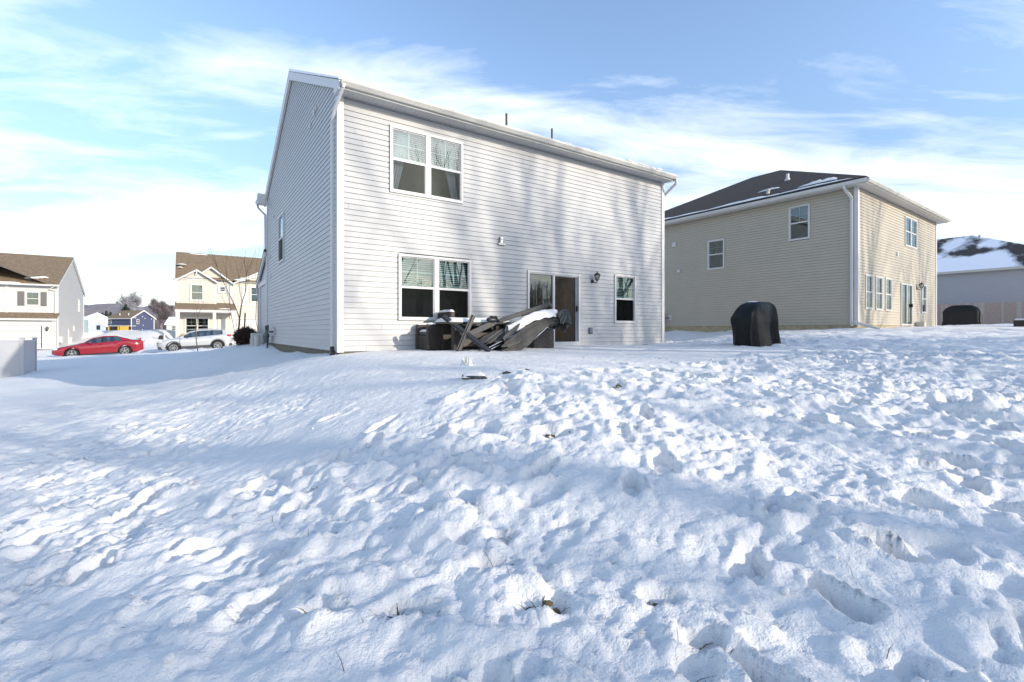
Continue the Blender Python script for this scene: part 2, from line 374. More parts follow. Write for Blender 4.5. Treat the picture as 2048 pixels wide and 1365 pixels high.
def axis_lines(lo, hi, f0, f1, step, grow, far):
    a = list(np.arange(f0, f1, step)); s = step
    while a[-1] < hi: s = min(s * grow, far); a.append(a[-1] + s)
    b = [f0]; s = step
    while b[-1] > lo: s = min(s * grow, far); b.append(b[-1] - s)
    return np.array(b[:0:-1] + a)
gx = axis_lines(-900, 900, -4.2, 6.2, .022, 1.022, 60)
gy = axis_lines(-160, 1500, .9, 7.2, .022, 1.022, 60)
GX, GY = np.meshgrid(gx, gy, indexing='xy')
Zb = base_z(GX.ravel(), GY.ravel()).reshape(GX.shape)
far_r = np.sqrt(GX ** 2 + GY ** 2)
# how trampled the snow is: calm on the patio and in the lee on the left, broken up elsewhere
ca, sa = math.cos(A.a), math.sin(A.a)
AU = (GX - A.o.x) * ca + (GY - A.o.y) * sa; AV = -(GX - A.o.x) * sa + (GY - A.o.y) * ca
wob = fbm(GX * .6, GY * .6, 3, 11) * 1.2
patio = sstep(-6.3, -5.2, AV + wob * .5) * sstep(-3.5, -.5, AU + wob) * (1 - sstep(7.5, 10.5, AU + wob))
left = sstep(-1.0, -4.5, GX + wob * 1.5 + (GY - 5) * .25)
shade = sstep(10, 16, GY) * sstep(-4, -8, GX)
tr = (1 - .88 * patio) * (1 - .05 * left) * (1 - .75 * shade)
tr = tr * (.80 + .20 * sstep(.32, .58, vnoise(GX * .42 + 3, GY * .42, 90)))
for bx_, by_, br_, bf_ in ((1.75, 2.0, .75, .6), (.1, 1.4, .4, .55), (3.4, 3.2, .8, .4)):      # calmer drifts
    tr = tr * (1 - bf_ * np.exp(-(((GX - bx_) / br_) ** 2 + ((GY - by_) / (br_ * .8)) ** 2)))
tr = tr * (1 - sstep(60, 120, far_r))
Hd = np.zeros_like(Zb)
wx = GX + fbm(GX * 1.5, GY * 1.5, 3, 21) * .35; wy = GY + fbm(GX * 1.5, GY * 1.5, 3, 31) * .35
Hd += fbm(wx * .9, wy * .9, 3, 1) * .055 * (.35 + .65 * tr)
bil = np.abs(fbm(wx * 2.4, wy * 2.4, 3, 5, .55)); Hd += (bil - .22) * .098 * tr
bil2 = np.abs(fbm(wx * 5.2, wy * 5.2, 3, 8, .55)); Hd += (bil2 - .22) * .070 * tr * (.3 + .7 * sstep(.35, .6, vnoise(GX * .8, GY * .8, 40)))
# wind-laid ridges, strongest on the left slope
ra = R(38); ru = wx * math.cos(ra) + wy * math.sin(ra); rv = -wx * math.sin(ra) + wy * math.cos(ra)
strk = fbm(ru * .9, rv * 4.2, 4, 15, .55)
Hd += strk * .015 * (.35 + .65 * left) * (1 - .8 * patio) * (1 - .5 * shade)
Hd += fbm(GX * .35, GY * .35, 2, 77) * .05 * sstep(3, 8, far_r) * (1 - patio)
# foot prints and scuffs
def stamp(cx, cy, ang, a, b, dep, rim, seedv):
    m = max(a, b) * 1.75
    i0, i1 = np.searchsorted(gx, (cx - m, cx + m)); j0, j1 = np.searchsorted(gy, (cy - m, cy + m))
    if i1 - i0 < 2 or j1 - j0 < 2: return
    X = GX[j0:j1, i0:i1] - cx; Y = GY[j0:j1, i0:i1] - cy
    c, s = math.cos(ang), math.sin(ang); p = (X * c + Y * s) / a; q = (-X * s + Y * c) / b
    q = q / (1 - .18 * np.sin(p * 2.2))                        # waisted like a boot sole
    r = np.sqrt(p * p + q * q) + (vnoise(X * 11 + seedv, Y * 11 + seedv, 2) - .5) * .55
    d = -dep * (1 - sstep(.68, 1.02, r)) + rim * np.exp(-((r - 1.2) / .2) ** 2)
    d += (1 - sstep(.7, 1.0, r)) * (vnoise(X * 26 + seedv, Y * 26, 3) - .5) * dep * .35
    Hd[j0:j1, i0:i1] += d
rr = random.Random(12); holes = []
def density(x, y):
    u = (x - A.o.x) * ca + (y - A.o.y) * sa; v = -(x - A.o.x) * sa + (y - A.o.y) * ca
    if v > -5.4 and -2.5 < u < 9.3: return .03
    if x < -2.5 - (y - 3) * .2: return .8 if y < 8 else .2
    if y > 12 and x < 5: return .02
    return 1
cnt = 0
while cnt < 210:                                                # trails of steps
    x = rr.uniform(-7, 22); y = rr.uniform(.8, 20)
    if rr.random() > density(x, y): continue
    cnt += 1
    h = rr.choice([R(38), R(60), R(100), R(-20), rr.uniform(0, 6.28)]) + rr.gauss(0, .25); st = rr.uniform(.35, .62)
    for k in range(rr.randint(3, 9)):
        sx = .11 * (1 if k % 2 else -1); px_ = x + math.cos(h) * st * k - math.sin(h) * sx; py_ = y + math.sin(h) * st * k + math.cos(h) * sx
        if density(px_, py_) < rr.random() * .5: continue
        dp = rr.uniform(.03, .07); stamp(px_, py_, h + rr.gauss(0, .15), rr.uniform(.15, .21), rr.uniform(.065, .10), dp, dp * rr.uniform(.15, .4), rr.uniform(0, 99))
        holes.append((px_, py_, dp)); h += rr.gauss(0, .12)
for k in range(1900):                                           # scuffs, dents and clods
    x = rr.uniform(-6, 20); y = .8 + rr.random() ** 1.4 * 16
    if rr.random() > density(x, y): continue
    dp = rr.uniform(.012, .055) * (1 if rr.random() < .55 else -1)
    s = rr.uniform(.05, .20); stamp(x, y, rr.uniform(0, 6.28), s * rr.uniform(1, 1.8), s, dp, abs(dp) * rr.uniform(0, .35), rr.uniform(0, 99))
    if dp > .04: holes.append((x, y, dp))
hollows = [(.135, 2.07, .10), (-.45, 2.08, .085), (-.07, 2.36, .07), (-.06, 2.6, .06), (.72, 1.80, .07), (-.84, 2.12, .07), (.35, 3.9, .10), (-.28, 2.9, .05), (1.75, 2.9, .06), (3.4, 3.9, .09), (2.3, 4.6, .09), (-1.5, 3.3, .06), (.62, 2.06, .06), (4.9, 5.6, .12), (1.1, 5.2, .08), (-2.1, 4.0, .06)]
for fx_, fy_, fa_, fd_ in ((1.37, 1.98, 1.75, .085), (1.80, 2.32, 2.3, .075), (1.50, 2.72, 1.3, .07), (1.13, 2.28, 1.2, .06), (2.35, 2.75, 2.2, .075), (2.85, 3.2, 2.5, .07), (.85, 1.62, 1.9, .06), (-.1, 1.62, 1.1, .05), (-1.2, 2.3, .8, .06), (-1.9, 2.9, .7, .06), (.2, 3.3, .9, .07), (.75, 3.0, 1.4, .07)):      # clear boot prints
    stamp(fx_, fy_, fa_, .165, .078, fd_, fd_ * .3, rr.uniform(0, 99)); holes.append((fx_, fy_, fd_))
for hx_, hy_, hr_ in hollows: stamp(hx_, hy_, rr.uniform(-.4, .4), hr_ * 1.7, hr_ * .85, .055, .012, rr.uniform(0, 99))
# tiny crumbs
Hd += np.maximum(0, vnoise(GX * 17, GY * 17, 50) - .66) * .09 * tr * sstep(.35, .6, vnoise(GX * 1.7, GY * 1.7, 51)) * (1 - sstep(9, 14, far_r))
bil3 = np.abs(fbm(wx * 12, wy * 12, 3, 63, .6)); Hd += (bil3 - .22) * .036 * (.25 + .75 * tr) * (.35 + .65 * sstep(.35, .65, vnoise(GX * 1.4 + 7, GY * 1.4, 64))) * (1 - sstep(12, 18, far_r))
Hd += fbm(GX * 24, GY * 24, 2, 60) * .009 * (.3 + .7 * tr) * (1 - sstep(9, 14, far_r))
Hd *= 1 - sstep(90, 160, far_r)
# snow drifts lie a little higher against the furniture, ridge of ploughed snow along the street
Hd += .24 * np.exp(-((AV - 31.9) / .34) ** 2) * (.6 + .8 * vnoise(AU * 1.3, AV * .4, 70)) * (1 - sstep(4, 8, AU))
ZZ = Zb + Hd
def gzd(x, y):
    i = min(max(np.searchsorted(gx, x), 1), len(gx) - 1); j = min(max(np.searchsorted(gy, y), 1), len(gy) - 1)
    fx = (x - gx[i - 1]) / (gx[i] - gx[i - 1]); fy = (y - gy[j - 1]) / (gy[j] - gy[j - 1])
    return float((ZZ[j - 1, i - 1] * (1 - fx) + ZZ[j - 1, i] * fx) * (1 - fy) + (ZZ[j, i - 1] * (1 - fx) + ZZ[j, i] * fx) * fy)
nx, ny = len(gx), len(gy)
me = bpy.data.meshes.new('snowy_ground'); co_ = np.stack([GX, GY, ZZ], -1).reshape(-1, 3).astype('f')
idx = np.arange(nx * ny).reshape(ny, nx)
quads = np.stack([idx[:-1, :-1], idx[:-1, 1:], idx[1:, 1:], idx[1:, :-1]], -1).reshape(-1, 4)
me.vertices.add(len(co_)); me.vertices.foreach_set('co', co_.ravel())
me.loops.add(quads.size); me.loops.foreach_set('vertex_index', quads.ravel().astype('i'))
me.polygons.add(len(quads)); me.polygons.foreach_set('loop_start', np.arange(0, quads.size, 4, dtype='i')); me.polygons.foreach_set('loop_total', np.full(len(quads), 4, 'i'))
me.polygons.foreach_set('use_smooth', np.ones(len(quads), bool)); me.update(calc_edges=True); me.materials.append(K['snow'])
go = bpy.data.objects.new('snowy_ground', me); col.objects.link(go); structure(go)

# grass blades poking out of the deeper prints
gm = MB(); rg = random.Random(5)
def blade(x, y, z, L, lean, az, w, mi=0):
    p0 = Vector((x, y, z - .02)); p1 = p0 + Vector((math.cos(az) * lean * L * .5, math.sin(az) * lean * L * .5, L * .62)); p2 = p0 + Vector((math.cos(az) * lean * L * 1.2, math.sin(az) * lean * L * 1.2, L * .85))
    n = Vector((-math.sin(az), math.cos(az), 0)) * w
    gm.add([p0 - n, p0 + n, p1 + n * .8, p1 - n * .8, p2], [(0, 1, 2, 3), (3, 2, 4)], mi)
for x, y, dp in holes:
    if y < .9 or y > 17 or abs(x) > y * 1.15 + .3: continue
    if rg.random() < .20:
        n = rg.randint(3, 13); s = rg.uniform(.02, .075)
        for k in range(n):
            bx, by = x + rg.gauss(0, s), y + rg.gauss(0, s)
            blade(bx, by, gzd(bx, by), rg.uniform(.015, .055), rg.uniform(.4, 2.2), rg.uniform(0, 6.28), rg.uniform(.0012, .0028))
for k in range(110):
    y = .9 + rg.random() ** 1.3 * 14; x = rg.uniform(-1.1, 1.1) * y
    if density(x, y) < .1: continue
    blade(x, y, gzd(x, y), rg.uniform(.03, .09), rg.uniform(.3, 1.8), rg.uniform(0, 6.28), rg.uniform(.001, .002))
for hx_, hy_, hr_ in hollows:      # matted grass and soil laid bare in the melt hollows
    for k in range(34):
        bx, by = hx_ + rg.gauss(0, hr_ * .55), hy_ + rg.gauss(0, hr_ * .28)
        blade(bx, by, gzd(bx, by) + .004, rg.uniform(.012, .05), rg.uniform(.6, 2.6), rg.uniform(0, 6.28), rg.uniform(.0015, .004))
    for k in range(9):
        bx, by = hx_ + rg.gauss(0, hr_ * .4), hy_ + rg.gauss(0, hr_ * .18); q = rg.uniform(.006, .017); gm.ball((bx, by, gzd(bx, by)), q * 1.4, q, q * .8, 7, 5, jit=.3)
tag(gm.build('grass', 'grass'), 'thin brown and green grass blades poking through the trampled snow', 'grass', kind='stuff')
# crumbs of snow thrown up around the prints
cm_ = MB()
for k in range(330):
    x, y, dp = rg.choice(holes); x += rg.gauss(0, .16); y += rg.gauss(0, .16)
    if y < .9 or y > 8: continue
    r = rg.uniform(.006, .022) * (1.5 if rg.random() < .12 else 1); cm_.ball((x, y, gzd(x, y) + r * .35), r * rg.uniform(.8, 1.3), r * rg.uniform(.8, 1.3), r * .85, 9, 6, jit=.12)
tag(cm_.build('snow_clods', 'snow', smooth=True), 'small clods of snow scattered round the footprints', 'snow', kind='stuff')

# ------------------------------------------------------------------ house building kit
def siding(parent, name, loc, rz, Wd, H, m, openings=(), peak=None, z0=0, course=.1143, lip=.013, seams=0, seed=1, notch=(), gap=.0052):
    """lapped boards on a face: x along, y into the wall, z up; openings are left out; peak=(x, z) makes a gable"""
    b = MB(); z = z0; top = peak[1] if peak else H; rs = random.Random(seed); k = 0
    while z < top - 1e-4:
        z1 = min(z + course, top); zm = (z + z1) / 2
        def ext(zz):
            if not peak or zz <= H: return 0, Wd
            f = (zz - H) / (peak[1] - H); return peak[0] * f, Wd - (Wd - peak[0]) * f
        a0, b0 = ext(z); a1, b1 = ext(z1); iv = [(a0, b0, a1, b1)]
        for (x0, x1, q0, q1) in openings:
            if q0 < zm < q1:
                nv = []
                for (c0, d0, c1, d1) in iv:
                    if x1 <= c0 or x0 >= d0: nv.append((c0, d0, c1, d1)); continue
                    if x0 > c0: nv.append((c0, x0, c1, x0))
                    if x1 < d0: nv.append((x1, d0, x1, d1))
                iv = nv
        for (c0, d0, c1, d1) in iv:
            if d0 - c0 < .01: continue
            gp_ = gap if z1 < top else 0
            b.quad((c0, -lip, z), (d0, -lip, z), (d1, 0, z1 - gp_), (c1, 0, z1 - gp_))
            if gp_: b.quad((c1, 0, z1 - gp_), (d1, 0, z1 - gp_), (d1, .006, z1), (c1, .006, z1), 1)  # dark strip stands for the shade below the next lap
            b.quad((c0, .006, z), (d0, .006, z), (d0, -lip, z), (c0, -lip, z), 1)  # lap underside takes the same shade colour
            if seams and rs.random() < seams:
                sx = rs.uniform(c0 + .1, max(d0 - .1, c0 + .11))
                b.quad((sx, -lip - .0012, z + .003), (sx + .005, -lip - .0012, z + .003), (sx + .005, -.0012 - lip * .12, z1 - .012), (sx, -.0012 - lip * .12, z1 - .012), 1)
            for (xx, n0, n1) in notch:
                if c0 <= xx <= d0 and n0 < z < n1: b.box(xx - .009, xx + .009, -lip - .004, -.001, z - .004, z + .022, 1)
        z += course; k += 1
    return b.build(name, [m, 'seam_and_lap_shade'], parent, loc, rz)

def window(parent, loc, rz, x0, x1, z0, z1, units=1, rail=.5, trim=.055, proud=.045, blinds=True, curtains=False, grid=True, gup='gl_up', glo='gl_lo', depth=.45, muntin=True, screen=True):
    """double-hung window: casing, sashes, panes, blinds; a shallow dark room stands behind it"""
    f = MB(); uw = (x1 - x0) / units
    f.box(x0, x0 + trim, -proud, .05, z0, z1); f.box(x1 - trim, x1, -proud, .05, z0, z1)
    f.box(x0 + trim, x1 - trim, -proud, .05, z0, z0 + trim); f.box(x0 + trim, x1 - trim, -proud, .05, z1 - trim, z1)
    for i in range(1, units): f.box(x0 + uw * i - .055, x0 + uw * i + .055, -proud + .004, .05, z0 + trim, z1 - trim)
    zr = z0 + (z1 - z0) * rail
    pn = MB(); pl = MB(); bl = MB(); cus = []
    for i in range(units):
        a = x0 + uw * i + (trim if i == 0 else .055); c = x0 + uw * (i + 1) - (trim if i == units - 1 else .055)
        f.box(a, c, -.026, .03, zr - .022, zr + .03)
        s = .022
        f.box(a, a + s, -.012, .03, zr + .03, z1 - trim); f.box(c - s, c, -.012, .03, zr + .03, z1 - trim)
        f.box(a, a + s, -.022, .03, z0 + trim, zr - .022); f.box(c - s, c, -.022, .03, z0 + trim, zr - .022)
        f.box(a + s, c - s, -.022, .03, z0 + trim, z0 + trim + s); f.box(a + s, c - s, -.012, .03, z1 - trim - s, z1 - trim)
        if muntin:
            xm = (a + c) / 2; zm = (zr + z1 - trim) / 2
            f.box(xm - .009, xm + .009, .006, .016, zr + .03, z1 - trim - s); f.box(a + s, xm - .009, .007, .015, zm - .009, zm + .009); f.box(xm + .009, c - s, .007, .015, zm - .009, zm + .009)
        pn.quad((a + s, 0, zr + .03), (c - s, 0, zr + .03), (c - s, 0, z1 - trim - s), (a + s, 0, z1 - trim - s))
        pl.quad((a + s, -.008, z0 + trim + s), (c - s, -.008, z0 + trim + s), (c - s, -.008, zr - .022), (a + s, -.008, zr - .022))
        if blinds:
            z = zr + .07 if blinds != 'full' else z0 + .1; bl.box(a + .01, c - .01, .05, .08, z - .02, z)
            while z < z1 - trim:
                bl.quad((a + .012, .052, z + .004), (c - .012, .052, z + .004), (c - .012, .084, z + .030), (a + .012, .084, z + .030)); z += .047
        if curtains:
            sd = 1 if i == 0 else -1; xe = a if i == 0 else c
            cu = MB(); nn = 14; zt = z1 - trim; zb = z0 + trim
            for k in range(nn):
                def px_(t, zz): w = .30 - .16 * (zt - zz) / (zt - zb) + .02; o = .13 * ((zt - zz) / (zt - zb)) ** 1.3 if False else 0; return xe + sd * (w * t + .18 * (1 - (zt - zz) / (zt - zb)) * 1.0)
                t0, t1 = k / nn, (k + 1) / nn; y0, y1 = .12 + .02 * math.sin(k * 1.9), .12 + .02 * math.sin((k + 1) * 1.9)
                cu.quad((px_(t0, zb), y0, zb), (px_(t1, zb), y1, zb), (px_(t1, zt), y1, zt), (px_(t0, zt), y0, zt))
            cus.append(cu)
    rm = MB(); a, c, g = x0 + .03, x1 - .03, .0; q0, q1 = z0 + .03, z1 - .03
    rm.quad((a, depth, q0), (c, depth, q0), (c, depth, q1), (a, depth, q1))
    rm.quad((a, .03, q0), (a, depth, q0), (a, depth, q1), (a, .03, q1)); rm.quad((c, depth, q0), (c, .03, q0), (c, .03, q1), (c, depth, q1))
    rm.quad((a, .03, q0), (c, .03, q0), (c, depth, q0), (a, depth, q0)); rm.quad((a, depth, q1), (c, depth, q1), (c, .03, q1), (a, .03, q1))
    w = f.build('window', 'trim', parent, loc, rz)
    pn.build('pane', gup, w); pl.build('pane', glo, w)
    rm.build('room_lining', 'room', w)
    if blinds: bl.build('blinds', 'blind', w)
    for cu in cus: cu.build('curtain', 'curtain', w)
    return w

def gutter(parent, loc, rz, x0, x1, y=0, z=0, m='trim_w', d=.12, h=.115):
    g = MB(); g.prism([(y, z), (y - d * .55, z), (y - d * .8, z + h * .35), (y - d, z + h * .62), (y - d, z + h), (y - d + .012, z + h), (y - d + .012, z + h * .7), (y - .012, z + h * .7), (y - .012, z + h + .03), (y, z + h + .03)], x0, x1)
    g.box(x0 - .004, x0 + .006, y - d + .004, y - .002, z + .003, z + h - .003)
    return g.build('gutter', m, parent, loc, rz)
def downspout(parent, pts, m='trim', w=.075, d=.055, up=(0, 1, .01)):
    g = MB()
    for a, b in zip(pts[:-1], pts[1:]): g.beam(a, b, w, d, up=up)
    return g.build('downspout', m, parent, bevel=.006)
def wall_lamp(parent, x, z, y=0, rz=0, loc=(0, 0, 0), s=1):
    m = MB()
    m.tube((x - .04 * s, y - .002, z + .07 * s), (x - .04 * s, y - .03, z + .07 * s), .055 * s, n=12)
    m.path([(x - .04 * s, y - .03, z + .07 * s), (x - .01 * s, y - .10, z + .02 * s), (x, y - .16, z + .03 * s), (x, y - .17, z + .09 * s)], .012 * s, 6)
    cx, cy = x, y - .17
    m.tube((cx, cy, z + .07 * s), (cx, cy, z + .10 * s), .03 * s, .05 * s, 8); m.tube((cx, cy, z + .25 * s), (cx, cy, z + .30 * s), .095 * s, .035 * s, 8)
    m.tube((cx, cy, z + .235 * s), (cx, cy, z + .25 * s), .098 * s, .095 * s, 8); m.tube((cx, cy, z + .30 * s), (cx, cy, z + .37 * s), .022 * s, .003 * s, 6)
    for k in range(6):
        a = k * math.pi / 3; m.tube((cx + .05 * s * math.cos(a), cy + .05 * s * math.sin(a), z + .10 * s), (cx + .085 * s * math.cos(a), cy + .085 * s * math.sin(a), z + .24 * s), .006 * s, n=4)
    m.tube((cx, cy, z + .10 * s), (cx, cy, z + .17 * s), .012 * s, n=6)
    o = m.build('wall_lamp', 'black', parent, loc, rz)
    g = MB(); g.tube((cx, cy, z + .10 * s), (cx, cy, z + .238 * s), .046 * s, .08 * s, 12, cap=False); g.build('lamp_glass', 'lampglass', o, smooth=True)
    bq = MB(); bq.ball((cx, cy, z + .185 * s), .014 * s, .014 * s, .026 * s, 8, 6); bq.build('bulb', 'blind', o, smooth=True)
    return o
def gable_roof(parent, L, Dp, ze, pitch, oh, ov, m, th=.10, name='roof', loc=(0, 0, 0), rz=0):
    """ridge along x; eaves at y=-oh and y=Dp+oh at height ze"""
    r = MB(); yr = Dp / 2; zr = ze + pitch * (yr + oh)
    r.prism([(-oh, ze), (yr, zr), (yr, zr + th), (-oh, ze + th * .5)], -ov, L + ov)
    r.prism([(yr, zr), (Dp + oh, ze), (Dp + oh, ze + th * .5), (yr, zr + th)], -ov, L + ov)
    return r.build(name, m, parent, loc, rz), zr
def hip_roof(parent, L, Dp, ze, pitch, oh, m, name='roof', th=.10):
    h = min(L, Dp) / 2 + oh; zr = ze + pitch * h
    c = [(-oh, -oh, ze), (L + oh, -oh, ze), (L + oh, Dp + oh, ze), (-oh, Dp + oh, ze)]
    if Dp > L: r0, r1 = (L / 2, h - oh, zr), (L / 2, Dp - h + oh, zr)
    else: r0, r1 = (h - oh, Dp / 2, zr), (L - h + oh, Dp / 2, zr)
    b = MB(); vs = c + [r0, r1] + [(x, y, z + th * .6) for x, y, z in c] + [(r0[0], r0[1], r0[2] + th), (r1[0], r1[1], r1[2] + th)]
    def faces(o): return [(0 + o, 1 + o, 4 + o), (1 + o, 2 + o, 5 + o, 4 + o), (2 + o, 3 + o, 5 + o), (3 + o, 0 + o, 4 + o, 5 + o)] if Dp > L else [(0 + o, 1 + o, 5 + o, 4 + o), (1 + o, 2 + o, 5 + o), (2 + o, 3 + o, 4 + o, 5 + o), (3 + o, 0 + o, 4 + o)]
    b.add(vs, faces(6) + [(0, 1, 7, 6), (1, 2, 8, 7), (2, 3, 9, 8), (3, 0, 6, 9)]); 
    return b.build(name, m, parent), zr
def eave_trim(parent, L, Dp, z, oh, sides='rlbf', ribs=True, soff='soffit', g=True, m='trim_w'):
    """soffit, fascia and gutter round a wall top at height z"""
    s = MB(); f = MB()
    s.box(-oh, L + oh, -oh, -.001, z, z + .02); s.box(-oh, L + oh, Dp + .001, Dp + oh, z, z + .02); s.box(-oh, -.001, -.001, Dp + .001, z, z + .02); s.box(L + .001, L + oh, -.001, Dp + .001, z, z + .02)
    f.box(-oh - .02, L + oh + .02, -oh - .02, -oh, z - .015, z + .16); f.box(-oh - .02, L + oh + .02, Dp + oh, Dp + oh + .02, z - .015, z + .16)
    f.box(-oh - .02, -oh, -oh, Dp + oh, z - .015, z + .16); f.box(L + oh, L + oh + .02, -oh, Dp + oh, z - .015, z + .16)
    s.build('soffit', soff, parent); f.build('fascia', m, parent)
def lumps(name, mats, parent, spots, seed=1, loc=(0, 0, 0), rz=0):
    """soft heaps of snow: spots = (x, y, z, rx, ry, rz)"""
    b = MB(); random.seed(seed)
    for (x, y, z, a, c, h) in spots: b.ball((x, y, z), a, c, h, 14, 8, jit=.07)
    return b.build(name, mats, parent, loc, rz, smooth=True)
def snow_sheet(name, parent, x0, x1, y0, y1, z, h, seed=1, edge=.05, n=22, mi='snow', loc=(0, 0, 0), rz=0, m=None):
    """a rounded slab of snow lying on something"""
    b = MB(); vs = []; k = max(4, int(n * (y1 - y0) / (x1 - x0)))
    def hh(i, j):
        t, q = i / n, j / k; e = min(t, 1 - t) * (x1 - x0) / edge; g = min(q, 1 - q) * (y1 - y0) / edge
        r = min(1, e) * min(1, g); r = math.sqrt(max(0, 1 - (1 - r) ** 2))
        return h * r * (.85 + .3 * float(vnoise(np.array([t * 4 + seed * 3.3]), np.array([q * 4.]), seed)[0]))
    for j in range(k + 1):
        for i in range(n + 1): vs.append((x0 + (x1 - x0) * i / n, y0 + (y1 - y0) * j / k, z + hh(i, j)))
    fs = [(j * (n + 1) + i, j * (n + 1) + i + 1, (j + 1) * (n + 1) + i + 1, (j + 1) * (n + 1) + i) for j in range(k) for i in range(n)]
    b.add(vs, fs); b.quad((x0, y0, z), (x1, y0, z), (x1, y1, z), (x0, y1, z))
    return b.build(name, m or mi, parent, loc, rz, smooth=True)
def gas_meter(parent, loc, rz, s=1):
    """local: x along the wall, y into it, z up from the snow"""
    g = MB()
    g.ball((0, -.17, .36), .13, .10, .16, 14, 8); g.box(-.12, .12, -.27, -.09, .12, .36); g.tube((0, -.17, .50), (0, -.17, .60), .05, .04, 10)
    g.tube((0, -.275, .33), (0, -.265, .33), .075, n=14, mi=1)
    g.path([(-.06, -.17, .52), (-.06, -.17, .74), (.30, -.17, .74)], .026, 8, 1); g.path([(.30, -.17, -.25), (.30, -.17, .74)], .026, 8, 1)
    g.path([(.30, -.17, .74), (.50, -.17, .74), (.50, -.17, .52), (.72, -.17, .52), (.72, .0, .52)], .026, 8, 1)
    g.ball((.42, -.17, .38), .09, .06, .09, 12, 8, 1); g.tube((.30, -.17, .38), (.42, -.17, .38), .03, n=8, mi=1)
    g.box(.66, .84, -.03, .0, .40, .66, 2)
    return g.build('gas_meter', ['gasgrey', 'metal', 'trim'], parent, loc, rz, smooth=False, bevel=.006)

# ------------------------------------------------------------------ the white house
h1 = empty('white_house', A.o, A.a, 'two storey white sided house behind the snowy patio furniture, tree shadows on its rear wall', 'house')
LW, DW, HW = 10.33, 10.2, 5.29
W1 = (1.086, 2.895, 3.475, 4.945); W2 = (1.28, 3.115, .665, 2.145); W3 = (8.056, 8.984, .665, 2.14); DR = (4.814, 6.645, -.01, 2.03)
def op(w, t=.03): return (w[0] + t, w[1] - t, w[2] + t, w[3] - t)
siding(h1, 'wall', (0, 0, 0), 0, LW, HW, 'side_white', [op(W1), op(W2), op(W3), op(DR)], seams=.35, seed=4, lip=.015, notch=((W1[0] - .015, W1[2], W1[3]), (W2[0] - .015, W2[2], W2[3]), (W3[0] - .015, W3[2], W3[3]), (DR[0] - .015, 0, DR[3]), (LW - .112, 0, 5.2)))
siding(h1, 'wall', (0, DW, 0), R(-90), DW, 5.58, 'side_white', [(DW - 7.49, DW - 6.48, 2.70, 4.2)], peak=(DW / 2, 7.97), seams=.75, seed=9, lip=.012, gap=.0015)
b = MB(); b.quad((LW, 0, 0), (LW, DW, 0), (LW, DW, HW), (LW, 0, HW)); b.quad((LW, DW, 0), (0, DW, 0), (0, DW, HW), (LW, DW, HW)); b.add([(LW, 0, HW), (LW, DW, HW), (LW, DW / 2, 7.93)], [(0, 1, 2)])
b.build('wall', 'side_white', h1)
def post_L(par, x, y, sx, sy, H_, w=.10, nm='corner_post'):
    # L shaped corner board; sx, sy point away from the house
    t = .035; c = MB(); prof = [(x + sx * t, y + sy * t), (x - sx * w, y + sy * t), (x - sx * w, y + sy * .001), (x + sx * .001, y + sy * .001), (x + sx * .001, y - sy * w), (x + sx * t, y - sy * w)]
    vs = [(a_, b_, -.02) for a_, b_ in prof] + [(a_, b_, H_) for a_, b_ in prof]
    c.add(vs, [(k, (k + 1) % 6, 6 + (k + 1) % 6, 6 + k) for k in range(6)] + [(0, 1, 2, 3), (3, 4, 5, 0), (6, 9, 8, 7), (9, 6, 11, 10)]); return c.build(nm, 'trim', par)
post_L(h1, 0, 0, -1, -1, HW); post_L(h1, LW, 0, 1, -1, HW)
b = MB(); b.box(-.035, -.0005, DW - .09, DW + .035, -.02, HW); b.build('corner_post', 'trim', h1, bevel=.004)
b = MB(); b.box(.012, LW - .012, .012, DW - .012, -1.1, -.002); b.build('foundation', 'founda', h1)
# soffit with ribs, fascia
b = MB(); OH = .34; x = -.06
while x < LW + .12:
    b.box(x, min(x + .094, LW + .12), -OH, 0, HW, HW + .012); b.box(x + .094, x + .104, -OH, 0, HW + .006, HW + .014); x += .104
b.build('soffit', 'soffit', h1)
b = MB(); b.box(-.06, LW + .12, -OH - .02, -OH, HW - .015, HW + .15); b.build('fascia', 'trim_w', h1)
gutter(h1, (0, 0, 0), 0, -.05, LW + .14, -OH - .02, HW + .02)
roof1, ZR = gable_roof(h1, LW, DW, HW + .15, .475, OH + .04, .09, 'roof_main', .08)
# rake boards on the gable and boxed returns
b = MB()
def rake(x0, x1, wd, drop):
    b = MB()
    b.prism([(-OH - .02, HW + .14), (DW / 2, ZR - .012), (DW / 2, ZR - .012 - wd), (-OH - .02, HW + .14 - drop)], x0, x1)
    b.prism([(DW / 2, ZR - .012), (DW + OH + .02, HW + .14), (DW + OH + .02, HW + .14 - drop), (DW / 2, ZR - .012 - wd)], x0, x1)
    b.build('rake_board', 'trim', h1)
rake(-.085, -.02, .24, .19); rake(LW + .02, LW + .085, .24, .19)
b.prism([(-OH - .018, HW + .12), (-OH - .018, HW - .02), (.02, HW - .02), (.02, HW + .3)], -.088, -.0); b.build('eave_return', 'trim', h1)
b = MB(); b.prism([(DW + OH + .018, HW + .12), (DW + OH + .018, HW - .02), (DW - .02, HW - .02), (DW - .02, HW + .3)], -.088, 0); b.build('eave_return', 'trim', h1)
b = MB(); b.box(-.06, LW + .1, DW, DW + OH, HW, HW + .012); b.build('soffit', 'soffit', h1)
gutter(h1, (LW, DW, 0), R(180), -.05, LW + .36, -OH - .02, HW + .02)
b = MB(); b.prism([(DW + .01, HW - .02), (DW + OH + .016, HW - .02), (DW + OH + .016, HW + .17), (DW + .01, HW + .36)], -.34, -.09); b.build('eave_return', 'trim', h1)
downspout(h1, [(-.30, DW + OH + .07, HW + .03), (-.28, DW + OH + .02, HW - .12), (-.07, DW + .09, HW - .42), (-.06, DW + .06, 3.4)])
